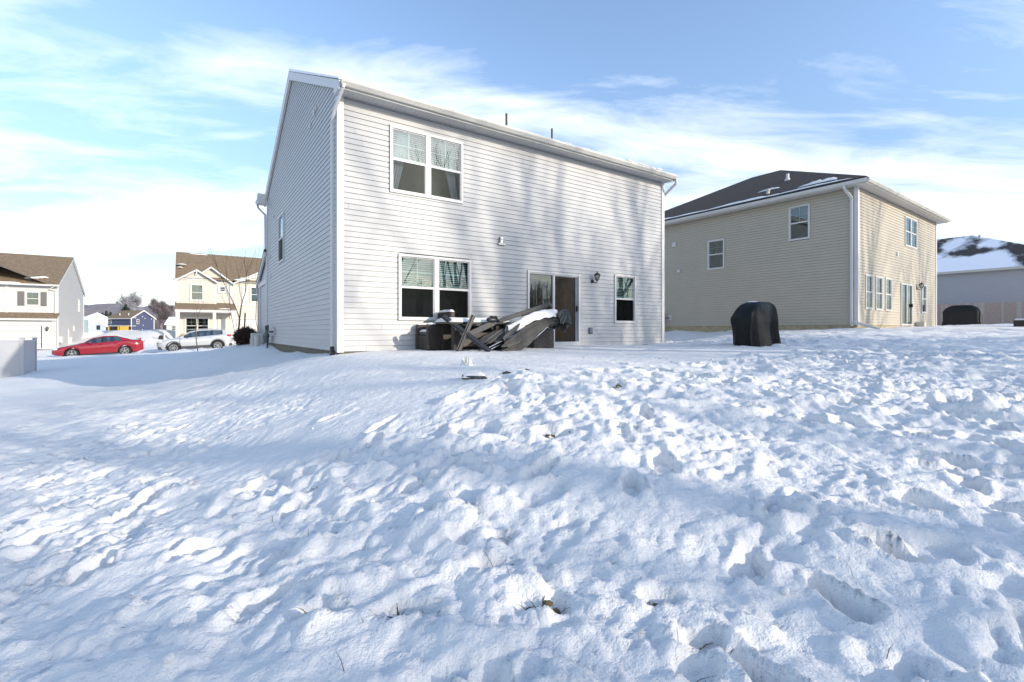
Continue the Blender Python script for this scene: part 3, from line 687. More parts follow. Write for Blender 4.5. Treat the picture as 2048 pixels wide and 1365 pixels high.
downspout(h1, [(.02, -OH - .08, HW + .10), (-.02, -OH - .06, HW - .02), (-.085, -.02, HW - .34), (-.085, .17, HW - .52), (-.085, .17, .06)], up=(1, 0, .01))
b = MB(); b.tube((-.085, .17, .10), (-.085, .15, -.03), .045, .05, 10); b.tube((-.085, .15, -.03), (-.12, .02, -.06), .05, n=10); b.build('drain_boot', 'black', h1)
downspout(h1, [(LW + .11, -OH - .08, HW + .06), (LW + .13, -OH - .08, HW - .10), (LW + .09, -.02, HW - .38), (LW + .085, .12, HW - .46), (LW + .085, .12, .05)], up=(1, 0, .01))
lumps('snow_ridge', 'snow', h1, [(8.3 + k * .17 + random.uniform(-.03, .03), -OH + random.uniform(-.03, .04), HW + .20, random.uniform(.09, .15), .07, random.uniform(.025, .055)) for k in range(9)], 3)
lumps('snow_ridge', 'snow', h1, [(5.9, -OH, HW + .19, .16, .08, .025)], 4); lumps('snow_ridge', 'snow', h1, [(6.6, -OH, HW + .19, .12, .08, .02)], 5)
for (px_, pz) in ((4.83, 6.52), (6.47, 6.49)):
    b = MB(); b.tube((px_, 1.0, 5.9), (px_, 1.0, pz), .03, n=12); b.build('vent_pipe', 'metal_l', h1, smooth=False)
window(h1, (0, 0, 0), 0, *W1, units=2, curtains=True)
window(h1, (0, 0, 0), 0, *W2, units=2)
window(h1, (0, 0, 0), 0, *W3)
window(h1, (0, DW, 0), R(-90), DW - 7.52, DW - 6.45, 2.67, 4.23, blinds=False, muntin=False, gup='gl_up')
# sliding door
b = MB(); x0, x1, z0, z1 = DR; t = .05
b.box(x0, x0 + t, -.05, .08, z0, z1); b.box(x1 - t, x1, -.05, .08, z0, z1); b.box(x0 + t, x1 - t, -.05, .08, z1 - t, z1); b.box(x0 + t, x1 - t, -.06, .08, z0, z0 + .14)
xm = 5.71; b.box(xm - .03, xm + .03, -.03, .06, z0 + .14, z1 - t); b.box(x0 + t, x1 - t, -.03, .06, z1 - t - .03, z1 - t)
dd = b.build('sliding_door', 'trim', h1, bevel=.003)
b = MB(); b.quad((x0 + t, .02, z0 + .14), (xm - .03, .02, z0 + .14), (xm - .03, .02, z1 - .08), (x0 + t, .02, z1 - .08)); b.build('fixed_pane', 'gl_door', dd)
b = MB(); b.quad((xm + .03, 0, z0 + .14), (x1 - t - .1, 0, z0 + .14), (x1 - t - .1, 0, z1 - .08), (xm + .03, 0, z1 - .08)); b.build('screen_panel', glass('gl_screen', (.62, .60, .57), .01, .2, .3), dd)
b = MB(); b.box(x1 - t - .1, x1 - t, -.014, .04, z0 + .14, z1 - .08); b.box(xm + .03, x1 - t - .1, -.012, .01, z1 - .11, z1 - .08); b.build('screen_frame', 'gasgrey', dd)
b = MB(); b.box(x1 - t - .075, x1 - t - .03, -.06, -.014, .98, 1.14); b.build('handle', 'black', dd, bevel=.006)
b = MB(); q0, q1 = z0 + .06, z1 - .04; dp = 1.6
b.quad((x0, dp, q0), (x1, dp, q0), (x1, dp, q1), (x0, dp, q1)); b.quad((x0, .05, q0), (x0, dp, q0), (x0, dp, q1), (x0, .05, q1)); b.quad((x1, dp, q0), (x1, .05, q0), (x1, .05, q1), (x1, dp, q1)); b.quad((x0, .05, q0), (x1, .05, q0), (x1, dp, q0), (x0, dp, q0)); b.quad((x0, dp, q1), (x1, dp, q1), (x1, .05, q1), (x0, .05, q1))
b.build('room_lining', mat('room_warm', (.50, .40, .32), .9, noise=.3, nscale=2), dd)
wall_lamp(h1, 7.19, 1.80)
b = MB(); b.box(3.93, 4.00, -.09, -.012, 2.63, 2.80); b.box(3.89, 4.09, -.07, -.012, 2.60, 2.635); b.tube((3.965, -.09, 2.74), (3.965, -.11, 2.74), .02, n=8); b.build('wall_bracket', 'steel', h1, bevel=.005)
b = MB(); b.box(6.99, 7.15, -.02, -.01, .34, .53); b.box(7.01, 7.13, -.06, -.02, .36, .51); b.build('outlet_box', 'gasgrey', h1, bevel=.008)
for v, w, s in ((2.6, 5.52, .09), (2.15, 5.66, .11), (1.9, 5.70, .05), (8.6, 4.42, .08), (9.5, 3.1, .12), (9.4, 2.35, .12)):
    b = MB(); b.box(-.045, -.01, v - s / 2, v + s / 2, w, w + s * 1.25); b.build('vent_cap', 'trim', h1, bevel=.005)
gas_meter(h1, (-.02, 9.1, -.12), R(-90))
b = MB(); b.box(-.18, -.02, 7.55, 7.80, .10, .42); 
# low garage bay at the front
b = MB(); b.quad((0, DW, -.5), (0, DW + 2.1, -.5), (0, DW + 2.1, 2.55), (0, DW, 3.45)); b.build('garage_wall', 'side_white', h1)
b = MB(); b.box(-.05, 0, DW + .03, DW + .12, -.1, 3.3); b.box(-.05, -.002, DW + 1.95, DW + 2.12, -.1, 2.6); b.box(-.05, -.002, DW + .12, DW + 1.95, 2.25, 2.42); b.build('garage_trim', 'trim', h1)
b = MB(); b.prism([(DW, 3.45), (DW + 2.5, 2.42), (DW + 2.5, 2.52), (DW, 3.55)], -.12, 6); b.build('garage_roof', 'roof_dark', h1)
b = MB(); b.prism([(DW, 3.44), (DW + 2.5, 2.41), (DW + 2.5, 2.25), (DW, 3.28)], -.12, -.05); b.build('rake_board', 'trim', h1)
downspout(h1, [(-.06, DW + 2.5, 2.35), (-.06, DW + 2.45, 2.1), (-.06, DW + 2.2, 1.8), (-.06, DW + 2.2, -.4)])
b = MB(); b.box(-.45, -.03, DW + .9, DW + 1.25, -.5, .35); b.box(-.42, -.03, DW + 1.5, DW + 1.9, -.5, .15); b.tube((-.3, DW + .5, -.3), (-.3, DW + .5, .28), .10, n=14); b.build('utility_box', 'trim_w', h1, bevel=.03)

# ------------------------------------------------------------------ the beige house on the right
h2 = empty('beige_house', B.o, B.a, 'two storey beige sided house with dark hipped roof right of the covered grill', 'house')
L2, D2 = 10.45, 12.0
wr = [(.75, 1.50, .62, 1.99), (1.86, 2.62, .60, 1.99), (2.97, 3.72, .60, 2.0), (7.95, 8.70, .62, 2.0)]; wu = (5.53, 7.2, 3.60, 4.95)
d2 = (4.95, 6.5, .0, 1.9)
siding(h2, 'wall', (0, 0, 0), 0, L2, HW, 'side_beige', [op(q) for q in wr] + [op(wu), op(d2)], seams=.1, seed=2, lip=.016)
sw = [(D2 - 6.22, D2 - 5.37, 2.73, 4.14), (D2 - 2.48, D2 - 1.66, 3.56, 5.0)]
siding(h2, 'wall', (0, D2, 0), R(-90), D2, HW, 'side_beige', [op(q) for q in sw], seams=0, seed=3, lip=.016)
b = MB(); b.quad((L2, 0, 0), (L2, D2, 0), (L2, D2, HW), (L2, 0, HW)); b.quad((L2, D2, 0), (0, D2, 0), (0, D2, HW), (L2, D2, HW)); b.build('wall', 'side_beige', h2)
post_L(h2, 0, 0, -1, -1, HW); post_L(h2, L2, 0, 1, -1, HW)
b = MB(); b.box(.012, L2 - .012, .012, D2 - .012, -1.2, -.002); b.build('foundation', 'founda_tan', h2)
for q in wr: window(h2, (0, 0, 0), 0, *q, blinds=False, glo='gl_far', gup='gl_far')
window(h2, (0, 0, 0), 0, *wu, units=2, blinds=False, glo='gl_far')
for q in sw: window(h2, (0, D2, 0), R(-90), *q, blinds=False, curtains=False, gup='gl_up', glo='gl_far')
b = MB(); x0, x1, z0, z1 = d2; b.box(x0, x0 + .06, -.05, .06, z0, z1); b.box(x1 - .06, x1, -.05, .06, z0, z1); b.box(x0 + .06, x1 - .06, -.05, .06, z1 - .07, z1); b.box(x0 + .06, x1 - .06, -.05, .06, z0, z0 + .08); b.box(5.72, 5.79, -.04, .05, z0 + .08, z1 - .07)
dd = b.build('sliding_door', 'trim', h2)
b = MB(); b.quad((x0 + .06, 0, z0 + .08), (5.72, 0, z0 + .08), (5.72, 0, z1 - .07), (x0 + .06, 0, z1 - .07)); b.quad((5.79, -.01, z0 + .08), (x1 - .06, -.01, z0 + .08), (x1 - .06, -.01, z1 - .07), (5.79, -.01, z1 - .07)); b.build('pane', 'gl_far', dd)
b = MB(); b.box(x0, x1, .3, .34, z0, z1); b.build('room_lining', 'room', dd)
b = MB(); b.box(x1 - .12, x1 - .07, -.08, -.02, .85, 1.0); b.build('handle', 'black', dd)
wall_lamp(h2, 7.32, 1.68, s=1.1)
eave_trim(h2, L2, D2, HW, .38, soff='soffit', m='trim_w')
hip_roof(h2, L2, D2, HW + .16, .50, .42, 'roof_dark')
gutter(h2, (0, 0, 0), 0, -.42, L2 + .42, -.40, HW + .02); gutter(h2, (0, D2, 0), R(-90), -.42, D2 + .42, -.40, HW + .02, m='trim')
downspout(h2, [(-.44, .30, HW + .03), (-.42, .28, HW - .10), (-.09, .16, HW - .42), (-.09, .16, .02), (-.14, .12, -.02)], up=(1, 0, .01), w=.09, d=.07)
downspout(h2, [(-.09, .14, .12), (-.55, -.9, -.18)], up=(0, 0, 1), w=.09, d=.07)
b = MB(); b.tube((2.25, 3.54, 6.6), (2.25, 3.54, 7.14), .07, n=12); b.tube((2.25, 3.54, 6.80), (2.25, 3.54, 6.92), .14, .10, 12); b.build('vent_pipe', 'trim', h2)
b = MB(); b.tube((.3, 3.5, 5.7), (.3, 3.5, 6.02), .07, n=12); b.ball((.3, 3.5, 6.02), .10, .10, .07); b.build('vent_pipe', 'trim_w', h2)
def roofz(x): return HW + .16 + .06 + .50 * (x + .42)
def patch(x0, x1, y0, y1, n=14, seed=1, h=.05):
    b = MB()
    vs = []; rs = random.Random(seed); w0 = [rs.uniform(0, .5) for _ in range(n + 1)]
    for j in range(n + 1):
        y = y0 + (y1 - y0) * j / n; e = math.sin(math.pi * min(1, max(0, j / n))) ** .5; xx1 = x0 + (x1 - x0) * e * (.5 + w0[j])
        for i in range(5):
            x = x0 + (xx1 - x0) * i / 4; hh = h * math.sin(math.pi * (.12 + .88 * i / 4)) * e + .012; vs.append((x, y, roofz(x) + hh))
    b.add(vs, [(j * 5 + i, j * 5 + i + 1, j * 5 + i + 6, j * 5 + i + 5) for j in range(n) for i in range(4)]); b.build('roof_snow', 'snow', h2, smooth=True)
patch(-.40, .15, 2.6, 6.2, seed=2); patch(-.40, .02, 5.5, 11.5, seed=3, h=.035); patch(.05, .75, .7, 2.2, seed=5); patch(.9, 1.3, 3.3, 4.3, seed=8); patch(-.4, -.1, 0, 3, seed=9)
for v, w, s in ((8.1, 4.12, .22), (7.84, 2.76, .16), (7.95, 2.55, .01)):
    if s > .1: b = MB(); b.box(-.08, -.012, v - s / 2, v + s / 2, w, w + s); b.build('vent_cap', 'trim', h2, bevel=.01)
b = MB(); b.box(4.43, 4.56, -.05, -.01, 3.05, 3.2); b.build('vent_cap', 'trim', h2)
gas_meter(h2, (-.02, 9.1, -.08), R(-90))
b = MB(); b.box(7.02, 7.3, -.35, -.02, -.05, .18); b.build('step_block', 'trim_w', h2)

# ------------------------------------------------------------------ the house far right and its fence
C3 = Frame(*(B(38.5, 7.6)[:2]), 36.1, .35)
h3 = empty('grey_house', C3.o, C3.a, 'grey sided house with a snow covered hipped roof behind the wooden fence', 'house')
# local: its left wall (towards us) runs from y=-20 to y=0
L3, D3 = 12, 16
o3 = empty  # noqa
siding(h3, 'wall', (0, 11.4, 0), R(-90), 22.6, 5.05, 'side_grey', seams=0, lip=.02)
b = MB(); b.quad((0, -11.2, 0), (L3, -11.2, 0), (L3, -11.2, 5.05), (0, -11.2, 5.05)); b.build('wall', 'side_grey', h3); b = MB(); b.quad((0, 11.4, 0), (L3, 11.4, 0), (L3, 11.4, 5.05), (0, 11.4, 5.05)); b.build('wall', 'side_grey', h3)
b = MB(); b.box(-.5, -.02, -11.8, 12, 5.05, 5.08); b.build('soffit', 'soffit', h3)
b = MB(); b.box(-.53, -.5, -11.8, 12, 5.03, 5.24); b.build('fascia', 'trim_w', h3)
r = MB(); ze = 5.24; zr = ze + .64 * 6.5
ze = 5.24; zr = 9.33
vs = [(-.55, -11.8, ze), (L3 + .5, -11.8, ze), (L3 + .5, 12, ze), (-.55, 12, ze), (6, -2.93, zr), (6, 8, zr)]
r.add(vs, [(0, 1, 4), (1, 2, 5, 4), (2, 3, 5), (3, 0, 4, 5)]); r.build('roof', 'roof_snowy', h3)
b = MB(); b.tube((5.2, -3.6, 8.2), (5.2, -3.6, 9.15), .12, n=10); b.build('vent_pipe', 'trim_w', h3)
b = MB(); b.box(-.35, -.03, -2.5, -1.6, .9, 1.75); b.build('meter_box', 'gasgrey', h3, bevel=.03); b = MB(); b.box(-.3, -.03, -1.2, -.9, 1.3, 1.9); b.build('meter_box', 'gasgrey', h3, bevel=.03)

fr = empty('wooden_fence', B(34.2, 8.5, 0), B.a, 'weathered wooden board fence behind the black covered grill on the right', 'fence')
b = MB(); rs = random.Random(8); y = 0
while y > -15:
    b.box(rs.uniform(-.006, .006), .022, y - .135, y, -.4, 2.12 + rs.uniform(-.015, .015), rs.choice((0, 1, 1, 0))); y -= .145
b.build('fence_board', ['wood', 'wood2'], fr)
b = MB()
for z in (.3, 1.1, 1.85): b.box(.022, .07, -15, 0, z, z + .09)
b.build('rail', 'wood', fr)
for k in range(7): b = MB(); b.box(.03, .12, -k * 2.45 - .09, -k * 2.45, -.5, 2.1); b.build('post', 'wood', fr)

# ------------------------------------------------------------------ grill covers
def grill_cover(name, loc, rz, Lx, Ly, H, m, label, seed=1, lean=0):
    """fabric cover hanging from a hood and side shelves"""
    root = empty(name, loc, rz, label, 'grill cover', 'covered grills'); rs = random.Random(seed); b = MB(); n = 72
    levels = [(0, 1.0, 1.0), (.08, .985, 1.0), (.3, 1.0, .96), (.52, 1.04, .98), (.68, 1.06, 1.0), (.76, 1.0, .94), (.86, .84, .82), (.95, .68, .66), (1.0, .50, .50)]
    ph = [rs.uniform(0, 6.28) for _ in range(6)]; vs = []
    for li, (t, sx, sy) in enumerate(levels):
        for i in range(n):
            a = 2 * math.pi * i / n; c, s = math.cos(a), math.sin(a); p = .22 + .1 * t
            x = math.copysign(abs(c) ** p, c) * Lx / 2 * sx; y = math.copysign(abs(s) ** p, s) * Ly / 2 * sy
            amp = .045 * (1 - t) ** .6 * (.4 + .6 * math.sin(a * 3 + ph[0]) ** 2) if t < .99 else 0
            f = amp * (math.sin(a * 9 + ph[1] + t * 1.2) + .6 * math.sin(a * 17 + ph[2] - t * 2))
            d = math.hypot(x, y) or 1; x += x / d * f; y += y / d * f
            z = t * H - (.04 * math.sin(a * 2 + ph[3]) if 0 < t < .9 else 0)
            vs.append((x + lean * t, y, z))
    m_ = len(levels); fs = [(j * n + i, j * n + (i + 1) % n, (j + 1) * n + (i + 1) % n, (j + 1) * n + i) for j in range(m_ - 1) for i in range(n)]
    k = len(vs); vs.append((lean, 0, H + .02)); fs += [((m_ - 1) * n + i, (m_ - 1) * n + (i + 1) % n, k) for i in range(n)]
    b.add(vs, fs); o = b.build('cover_cloth', m, root, smooth=True)
    return root, o
g1, _ = grill_cover('grill_cover', B(0, 0) * 0 + Vector((0, 0, 0)), 0, 1, 1, 1, 'cover', 'dark grey cloth cover standing on the snow between the two houses', 3)
for o in list(g1.children): bpy.data.objects.remove(o)
g1.scale = (1.07, 1.05, 1.0); g1.location = (6.25, 12.35, gz(6.25, 12.35) - .02); g1.rotation_euler = (0, 0, A.a)
# nearer grill: tall hood to the right, sagging shelf on the left, deep folds on the sunny side
b = MB(); n = 96; rs = random.Random(4)
def ringpt(t, a):
    # plan outline of the cover at height fraction t: x in [-.66,.66], y in [-.30,.30]
    lv = [(0, .60, .31, .05), (.12, .60, .31, .03), (.40, .63, .30, 0), (.56, .66, .31, 0), (.64, .66, .30, 0), (.74, .60, .29, .03), (.84, .53, .27, .06), (.93, .45, .23, .10), (.98, .38, .19, .13), (1.0, .31, .14, .15)]
    for (q0, q1) in zip(lv[:-1], lv[1:]):
        if q0[0] <= t <= q1[0]:
            f = (t - q0[0]) / (q1[0] - q0[0]); hx, hy, ox = [q0[k] + (q1[k] - q0[k]) * f for k in (1, 2, 3)]; break
    c, s = math.cos(a), math.sin(a); p = .30
    x = math.copysign(abs(c) ** p, c) * hx; y = math.copysign(abs(s) ** p, s) * hy
    front = max(0, -s)
    fold = (.020 + .045 * (1 - t) ** .8) * (math.sin(x * 17 + .8) + .7 * math.sin(x * 31 + 2 + t)) * front * (1 - t ** 8)
    endf = max(0, -c) * .05 * (1 - t) * math.sin(y * 16 + t * 2.2)
    y -= fold; x -= endf
    if t < .62: y *= 1 - .14 * math.sin(math.pi * t / .62) * max(0, -c) ** 2        # tucked in below the shelf end
    sag = -.05 * max(0, -c) * (1 - abs(t - .75) * 3 if abs(t - .75) < .33 else 0)
    return (x + ox, y, t * 1.13 + sag)
T = [i / 20 for i in range(21)]; vs = [ringpt(t, 2 * math.pi * i / n) for t in T for i in range(n)]
fs = [(j * n + i, j * n + (i + 1) % n, (j + 1) * n + (i + 1) % n, (j + 1) * n + i) for j in range(20) for i in range(n)]
vs.append((.15, 0, 1.14)); fs += [(20 * n + i, 20 * n + (i + 1) % n, len(vs) - 1) for i in range(n)]
b.add(vs, fs); b.build('cover_cloth', 'cover', g1, smooth=True)
snow_sheet('snow_cap', g1, -.12, .20, -.04, .14, 1.118, .03, 2)
g2, _ = grill_cover('grill_cover', B(19.9, -9.9) * 0 + Vector((24.6, 26.2, gz(24.6, 26.2) - .12)), B.a, .66, 1.55, 1.22, 'cover_b', 'black cover over a wide grill in front of the wooden fence', 6)

# ------------------------------------------------------------------ patio furniture
gp = -.03
def wicker_chair(loc, rz, label, w=.62, d=.62, back=.86, arm=.58, m='wicker', snow_seat=True, group='wicker patio seats'):
    r = empty('wicker_chair', loc, rz, label, 'patio chair', group)
    b = MB(); b.box(-w / 2 + .1, w / 2 - .1, -d / 2 + .02, d / 2 - .1, .06, .36); b.build('seat', m, r, bevel=.02)
    b = MB(); b.box(-w / 2, w / 2, d / 2 - .12, d / 2, .04, back); b.build('backrest', m, r, bevel=.025)
    for s in (-1, 1): b = MB(); b.box(min(s * w / 2, s * (w / 2 - .1)), max(s * w / 2, s * (w / 2 - .1)), -d / 2, d / 2 - .12, .02, arm); b.build('armrest', m, r, bevel=.02)
    b = MB(); b.box(-w / 2 + .11, w / 2 - .11, -d / 2 + .03, d / 2 - .13, .36, .44); b.build('cushion', 'dark', r, bevel=.03)
    if snow_seat:
        snow_sheet('snow_cap', r, -w / 2 + .12, w / 2 - .12, -d / 2 + .04, d / 2 - .14, .44, .05, 3)
    snow_sheet('snow_cap', r, -w / 2 + .02, w / 2 - .02, d / 2 - .115, d / 2 - .005, back, .055, 5)
    for s in (-1, 1): snow_sheet('snow_cap', r, min(s * w / 2, s * (w / 2 - .1)) + .01, max(s * w / 2, s * (w / 2 - .1)) - .01, -d / 2 + .02, d / 2 - .13, arm, .035, 7)
    return r
wicker_chair(A(1.98, -.42, gp), A.a - R(90), 'tall backed dark wicker chair left of the snowy table, below the lower window', w=.66, d=.66, back=.88, arm=.60)
wicker_chair(A(2.9, -.34, gp), A.a + R(4), 'dark wicker chair behind the snowy table, hidden in shadow', w=.64, d=.6, back=.66, arm=.55)
wicker_chair(A(3.75, -.55, gp), A.a + R(6), 'dark wicker chair with a snowy seat behind the fallen umbrella mast', w=.70, d=.66, back=.60, arm=.50)
# ottoman under the canopy
r = empty('wicker_ottoman', A(4.70, -.62, gp), A.a, 'brown wicker ottoman under the right end of the fallen umbrella cloth', 'ottoman')
b = MB(); b.box(-.33, .30, -.28, .28, .03, .48); b.build('body', 'wicker_l', r, bevel=.02)
b = MB(); b.box(-.32, .29, -.27, .27, .48, .53); b.build('cushion', 'dark', r, bevel=.02)
for sx in (-.28, .25):
    for sy in (-.23, .23): b = MB(); b.box(sx - .02, sx + .02, sy - .02, sy + .02, -.05, .035); b.build('leg', 'metal', r)
# table
r = empty('patio_table', A(2.62, -.98, gp), A.a, 'wide dark wicker table with a thick sheet of snow on its top', 'patio table')
b = MB(); b.box(-.78, .78, -.42, .42, .60, .645); b.build('table_top', 'black', r, bevel=.008)
b = MB()
for sx in (-.64, .40):
    for sy in (-.32, .2): b.box(sx, sx + .22, sy, sy + .12, .0, .60)
b.box(-.42, .40, .22, .25, .05, .58); b.build('base', 'wicker', r, bevel=.01)
b = MB(); b.box(-.42, .40, -.22, -.19, .12, .42); b.build('lower_panel', 'wicker_l', r)
snow_sheet('snow_cap', r, -.77, .77, -.41, .41, .645, .095, 9, edge=.18, n=30)
# fallen cantilever umbrella
r = empty('patio_umbrella', A(3.3, -1.4, gp), A.a, 'fallen grey cantilever umbrella, its cross base tipped up and its cloth bundled under snow', 'umbrella')
def U(u, v, w): return (u - 3.3, v + 1.4, w - gp)
for (p, q) in ((U(1.78, -1.22, .73), U(2.52, -1.86, .0)), (U(2.33, -1.50, .75), U(1.94, -1.56, .01))):
    b = MB(); b.beam(p, q, .05, .085, up=(0, 1, .05)); pv, qv = Vector(p), Vector(q); d = (qv - pv).normalized(); up = Vector((d.z, 0, -d.x)).normalized() * .043
    b.beam(pv + up + Vector((0, -.015, 0)), qv + up + Vector((0, -.015, 0)), .03, .012, up=(0, 1, .05)); b.beam(pv - up + Vector((0, -.015, 0)), qv - up + Vector((0, -.015, 0)), .03, .012, up=(0, 1, .05)); b.build('base_beam', 'metal', r, bevel=.006)
b = MB(); b.beam(U(2.16, -1.50, .33), U(2.85, -1.47, .60), .075, .12, up=(0, 0, 1)); b.beam(U(2.85, -1.47, .60), U(4.42, -1.42, 1.06), .065, .09, up=(0, 0, 1)); b.build('mast', 'metal_l', r, bevel=.008)
b = MB(); b.beam(U(2.10, -1.50, .30), U(2.19, -1.50, .345), .10, .16); b.build('mast_foot', 'steel', r, bevel=.01)
b = MB(); b.ball(U(2.80, -1.50, .66), .15, .06, .06, 14, 8, jit=.1); b.path([U(2.66, -1.54, .66), U(2.72, -1.56, .73), U(2.86, -1.56, .73), U(2.96, -1.54, .62)], .022, 8); b.build('crank_housing', 'metal', r, smooth=True)
b = MB(); b.ball(U(3.28, -1.42, .54), .13, .08, .09, 14, 8, jit=.05); b.build('pivot_knob', 'metal', r, smooth=True)
b = MB(); b.beam(U(4.42, -1.42, 1.05), U(4.12, -1.38, .88), .05, .07); b.beam(U(4.12, -1.38, .90), U(3.7, -1.32, .78), .04, .05); b.beam(U(4.36, -1.42, 1.10), U(4.46, -1.42, 1.00), .08, .08); b.build('arm', 'metal', r, bevel=.006)
for (p, q) in ((U(2.45, -1.72, .03), U(3.35, -1.6, .36)), (U(2.55, -1.68, .0), U(3.4, -1.5, .30)), (U(3.52, -1.62, .02), U(4.3, -1.5, .52))):
    b = MB(); b.tube(p, q, .011, .011, 6); b.build('rib', 'steel', r)
b = MB(); b.beam(U(4.86, -1.40, .96), U(4.97, -1.44, .78), .035, .05); b.build('hub', 'black', r)
# canopy cloth: two bundled lobes with radiating folds
def cloth(name, pts, nfold, seed, mats='fabric'):
    """pts: (centre, radius side, radius vertical, twist); star-shaped pleated tube"""
    b = MB(); rs = random.Random(seed); n = 84; rows = []; fine = []
    for k in range(len(pts) - 1):
        for j in range(5):
            t = j / 5; t2 = t * t * (3 - 2 * t) * .5 + t * .5; p, q = pts[k], pts[k + 1]
            fine.append((Vector(p[0]).lerp(Vector(q[0]), t), p[1] + (q[1] - p[1]) * t2, p[2] + (q[2] - p[2]) * t2, p[3] + (q[3] - p[3]) * t))
    fine.append((Vector(pts[-1][0]), *pts[-1][1:])); ax = (Vector(pts[-1][0]) - Vector(pts[0][0])).normalized()
    sd = Vector((0, 0, 1)).cross(ax).normalized(); upv = ax.cross(sd).normalized(); ph = [rs.uniform(0, 6.28) for _ in range(5)]
    vs = []
    for i, (c, rs_, rv, tw) in enumerate(fine):
        s = i / (len(fine) - 1)
        for k in range(n):
            a = 2 * math.pi * k / n; f = 1 - .40 * abs(math.sin(a * nfold / 2 + ph[0] + tw)) ** .7 - .20 * math.sin(a * nfold * 1.5 + ph[1] + s * 3) * s
            f += .05 * math.sin(a * 13 + ph[2] + s * 9)
            p = c + sd * (math.cos(a) * rs_ * f) + upv * (math.sin(a) * rv * f); hem = ax * (.10 * math.sin(a * nfold / 2 + ph[3]) * (s > .99))
            vs.append(p + hem)
    m = len(fine); b.add(vs, [(j * n + k, j * n + (k + 1) % n, (j + 1) * n + (k + 1) % n, (j + 1) * n + k) for j in range(m - 1) for k in range(n)])
    return b.build(name, mats, r, smooth=True)
cloth('canopy', [(U(4.93, -1.34, .86), .02, .02, 0), (U(4.78, -1.34, .78), .12, .13, .1), (U(4.60, -1.36, .70), .16, .17, .2), (U(4.38, -1.38, .66), .15, .14, .35), (U(4.12, -1.40, .58), .17, .17, .5), (U(3.85, -1.42, .46), .24, .26, .7), (U(3.52, -1.47, .33), .32, .33, .9), (U(3.2, -1.52, .20), .34, .27, 1.1), (U(2.92, -1.58, .10), .30, .17, 1.3)], 9, 2)
cloth('canopy_cap', [(U(5.00, -1.38, .95), .02, .02, 0), (U(4.90, -1.40, .84), .17, .16, .1), (U(4.80, -1.42, .70), .25, .26, .3), (U(4.70, -1.44, .60), .27, .28, .45)], 8, 5)
cloth('canopy', [(U(3.35, -1.35, .52), .04, .04, 0), (U(3.0, -1.40, .36), .12, .10, .2), (U(2.72, -1.46, .24), .18, .10, .5), (U(2.5, -1.5, .16), .20, .05, .8)], 6, 9)
bs = MB(); random.seed(5); vs = []; nn = 26; mm = 9
for k in range(nn + 1):
    t = k / nn; p = Vector(U(4.62, -1.40, .86)).lerp(Vector(U(3.15, -1.50, .47)), t); p.z += .10 * math.sin(math.pi * min(1, t * 1.15)) ; wd = (.035 + .095 * math.sin(math.pi * min(1, t * 1.5 + .08)) if t < .62 else .09 + .02 * math.sin(k)) * (1 if .04 < t < .97 else .3)
    for j in range(mm + 1):
        q = j / mm * 2 - 1; vs.append((p.x + q * .03, p.y - q * wd - .04, p.z + .075 * math.sqrt(max(0, 1 - q * q)) - abs(q) ** 3 * .10 + .012 * math.sin(k * 1.3 + j)))
bs.add(vs, [(k * (mm + 1) + j, (k + 1) * (mm + 1) + j, (k + 1) * (mm + 1) + j + 1, k * (mm + 1) + j + 1) for k in range(nn) for j in range(mm)])
bs.build('snow_cap', 'snow', r, smooth=True)

# three little cones and the things lying in the snow
cx0 = PX(933, 721, 7.2)
for k, (dx, dy, m, lb) in enumerate(((-.055, .02, 'winter', 'leftmost of the three small cone trees, frosted grey white, on the snow before the patio'), (-.005, .10, 'gold', 'pale gold cone tree, middle one of the three small cones on the snow'), (.055, -.06, 'winter', 'rightmost small frosted white cone tree, nearest to the half buried bar'))):
    x, y = cx0[0] + dx, 7.2 + dy; z = gzd(x, y) - .005; rt = empty('cone_tree_ornament', (x, y, z), 0, lb, 'ornament', 'small cone tree ornaments')
    b = MB(); b.tube((0, 0, 0), (0, 0, .12), .045, .005, 14); b.build('cone', m, rt, smooth=False)
    b = MB(); b.tube((0, 0, -.01), (0, 0, .004), .03, .03, 12); b.build('base', 'steel', rt)
z = gzd(-.52, 5.75)
rt = empty('half_buried_bar', (-.45, 5.75, z + .02), R(-12), 'short dark bar with rounded end half buried in the snow below the cone trees', 'bar')
b = MB(); b.tube((-.15, 0, .01), (.10, -.02, .0), .026, .026, 12); b.ball((.12, -.022, 0), .045, .03, .028, 12, 8); b.build('bar', 'dark', rt, smooth=True)
snow_sheet('snow_cap', rt, -.17, .12, -.034, .12, .0, .062, 4, edge=.07)
for px_, py_, Z, lb in ((1013, 738, 5.9, 'small dark stick stub in the snow, nearer to the half buried bar'), (1052, 736, 6.1, 'small pale stick stub poking out of the snow, farther right of the bar')):
    x = (px_ - 1024) / 959 * Z; zz = gzd(x, Z); b = MB(); b.path([(-.05, 0, .005), (0, .01, .02), (.05, 0, .008)], .012, 7); b.ball((.0, .02, .0), .05, .03, .02)
    tag(b.build('stick', 'dark', None, (x, Z, zz)), lb, 'stick', 'stick stubs in the snow')

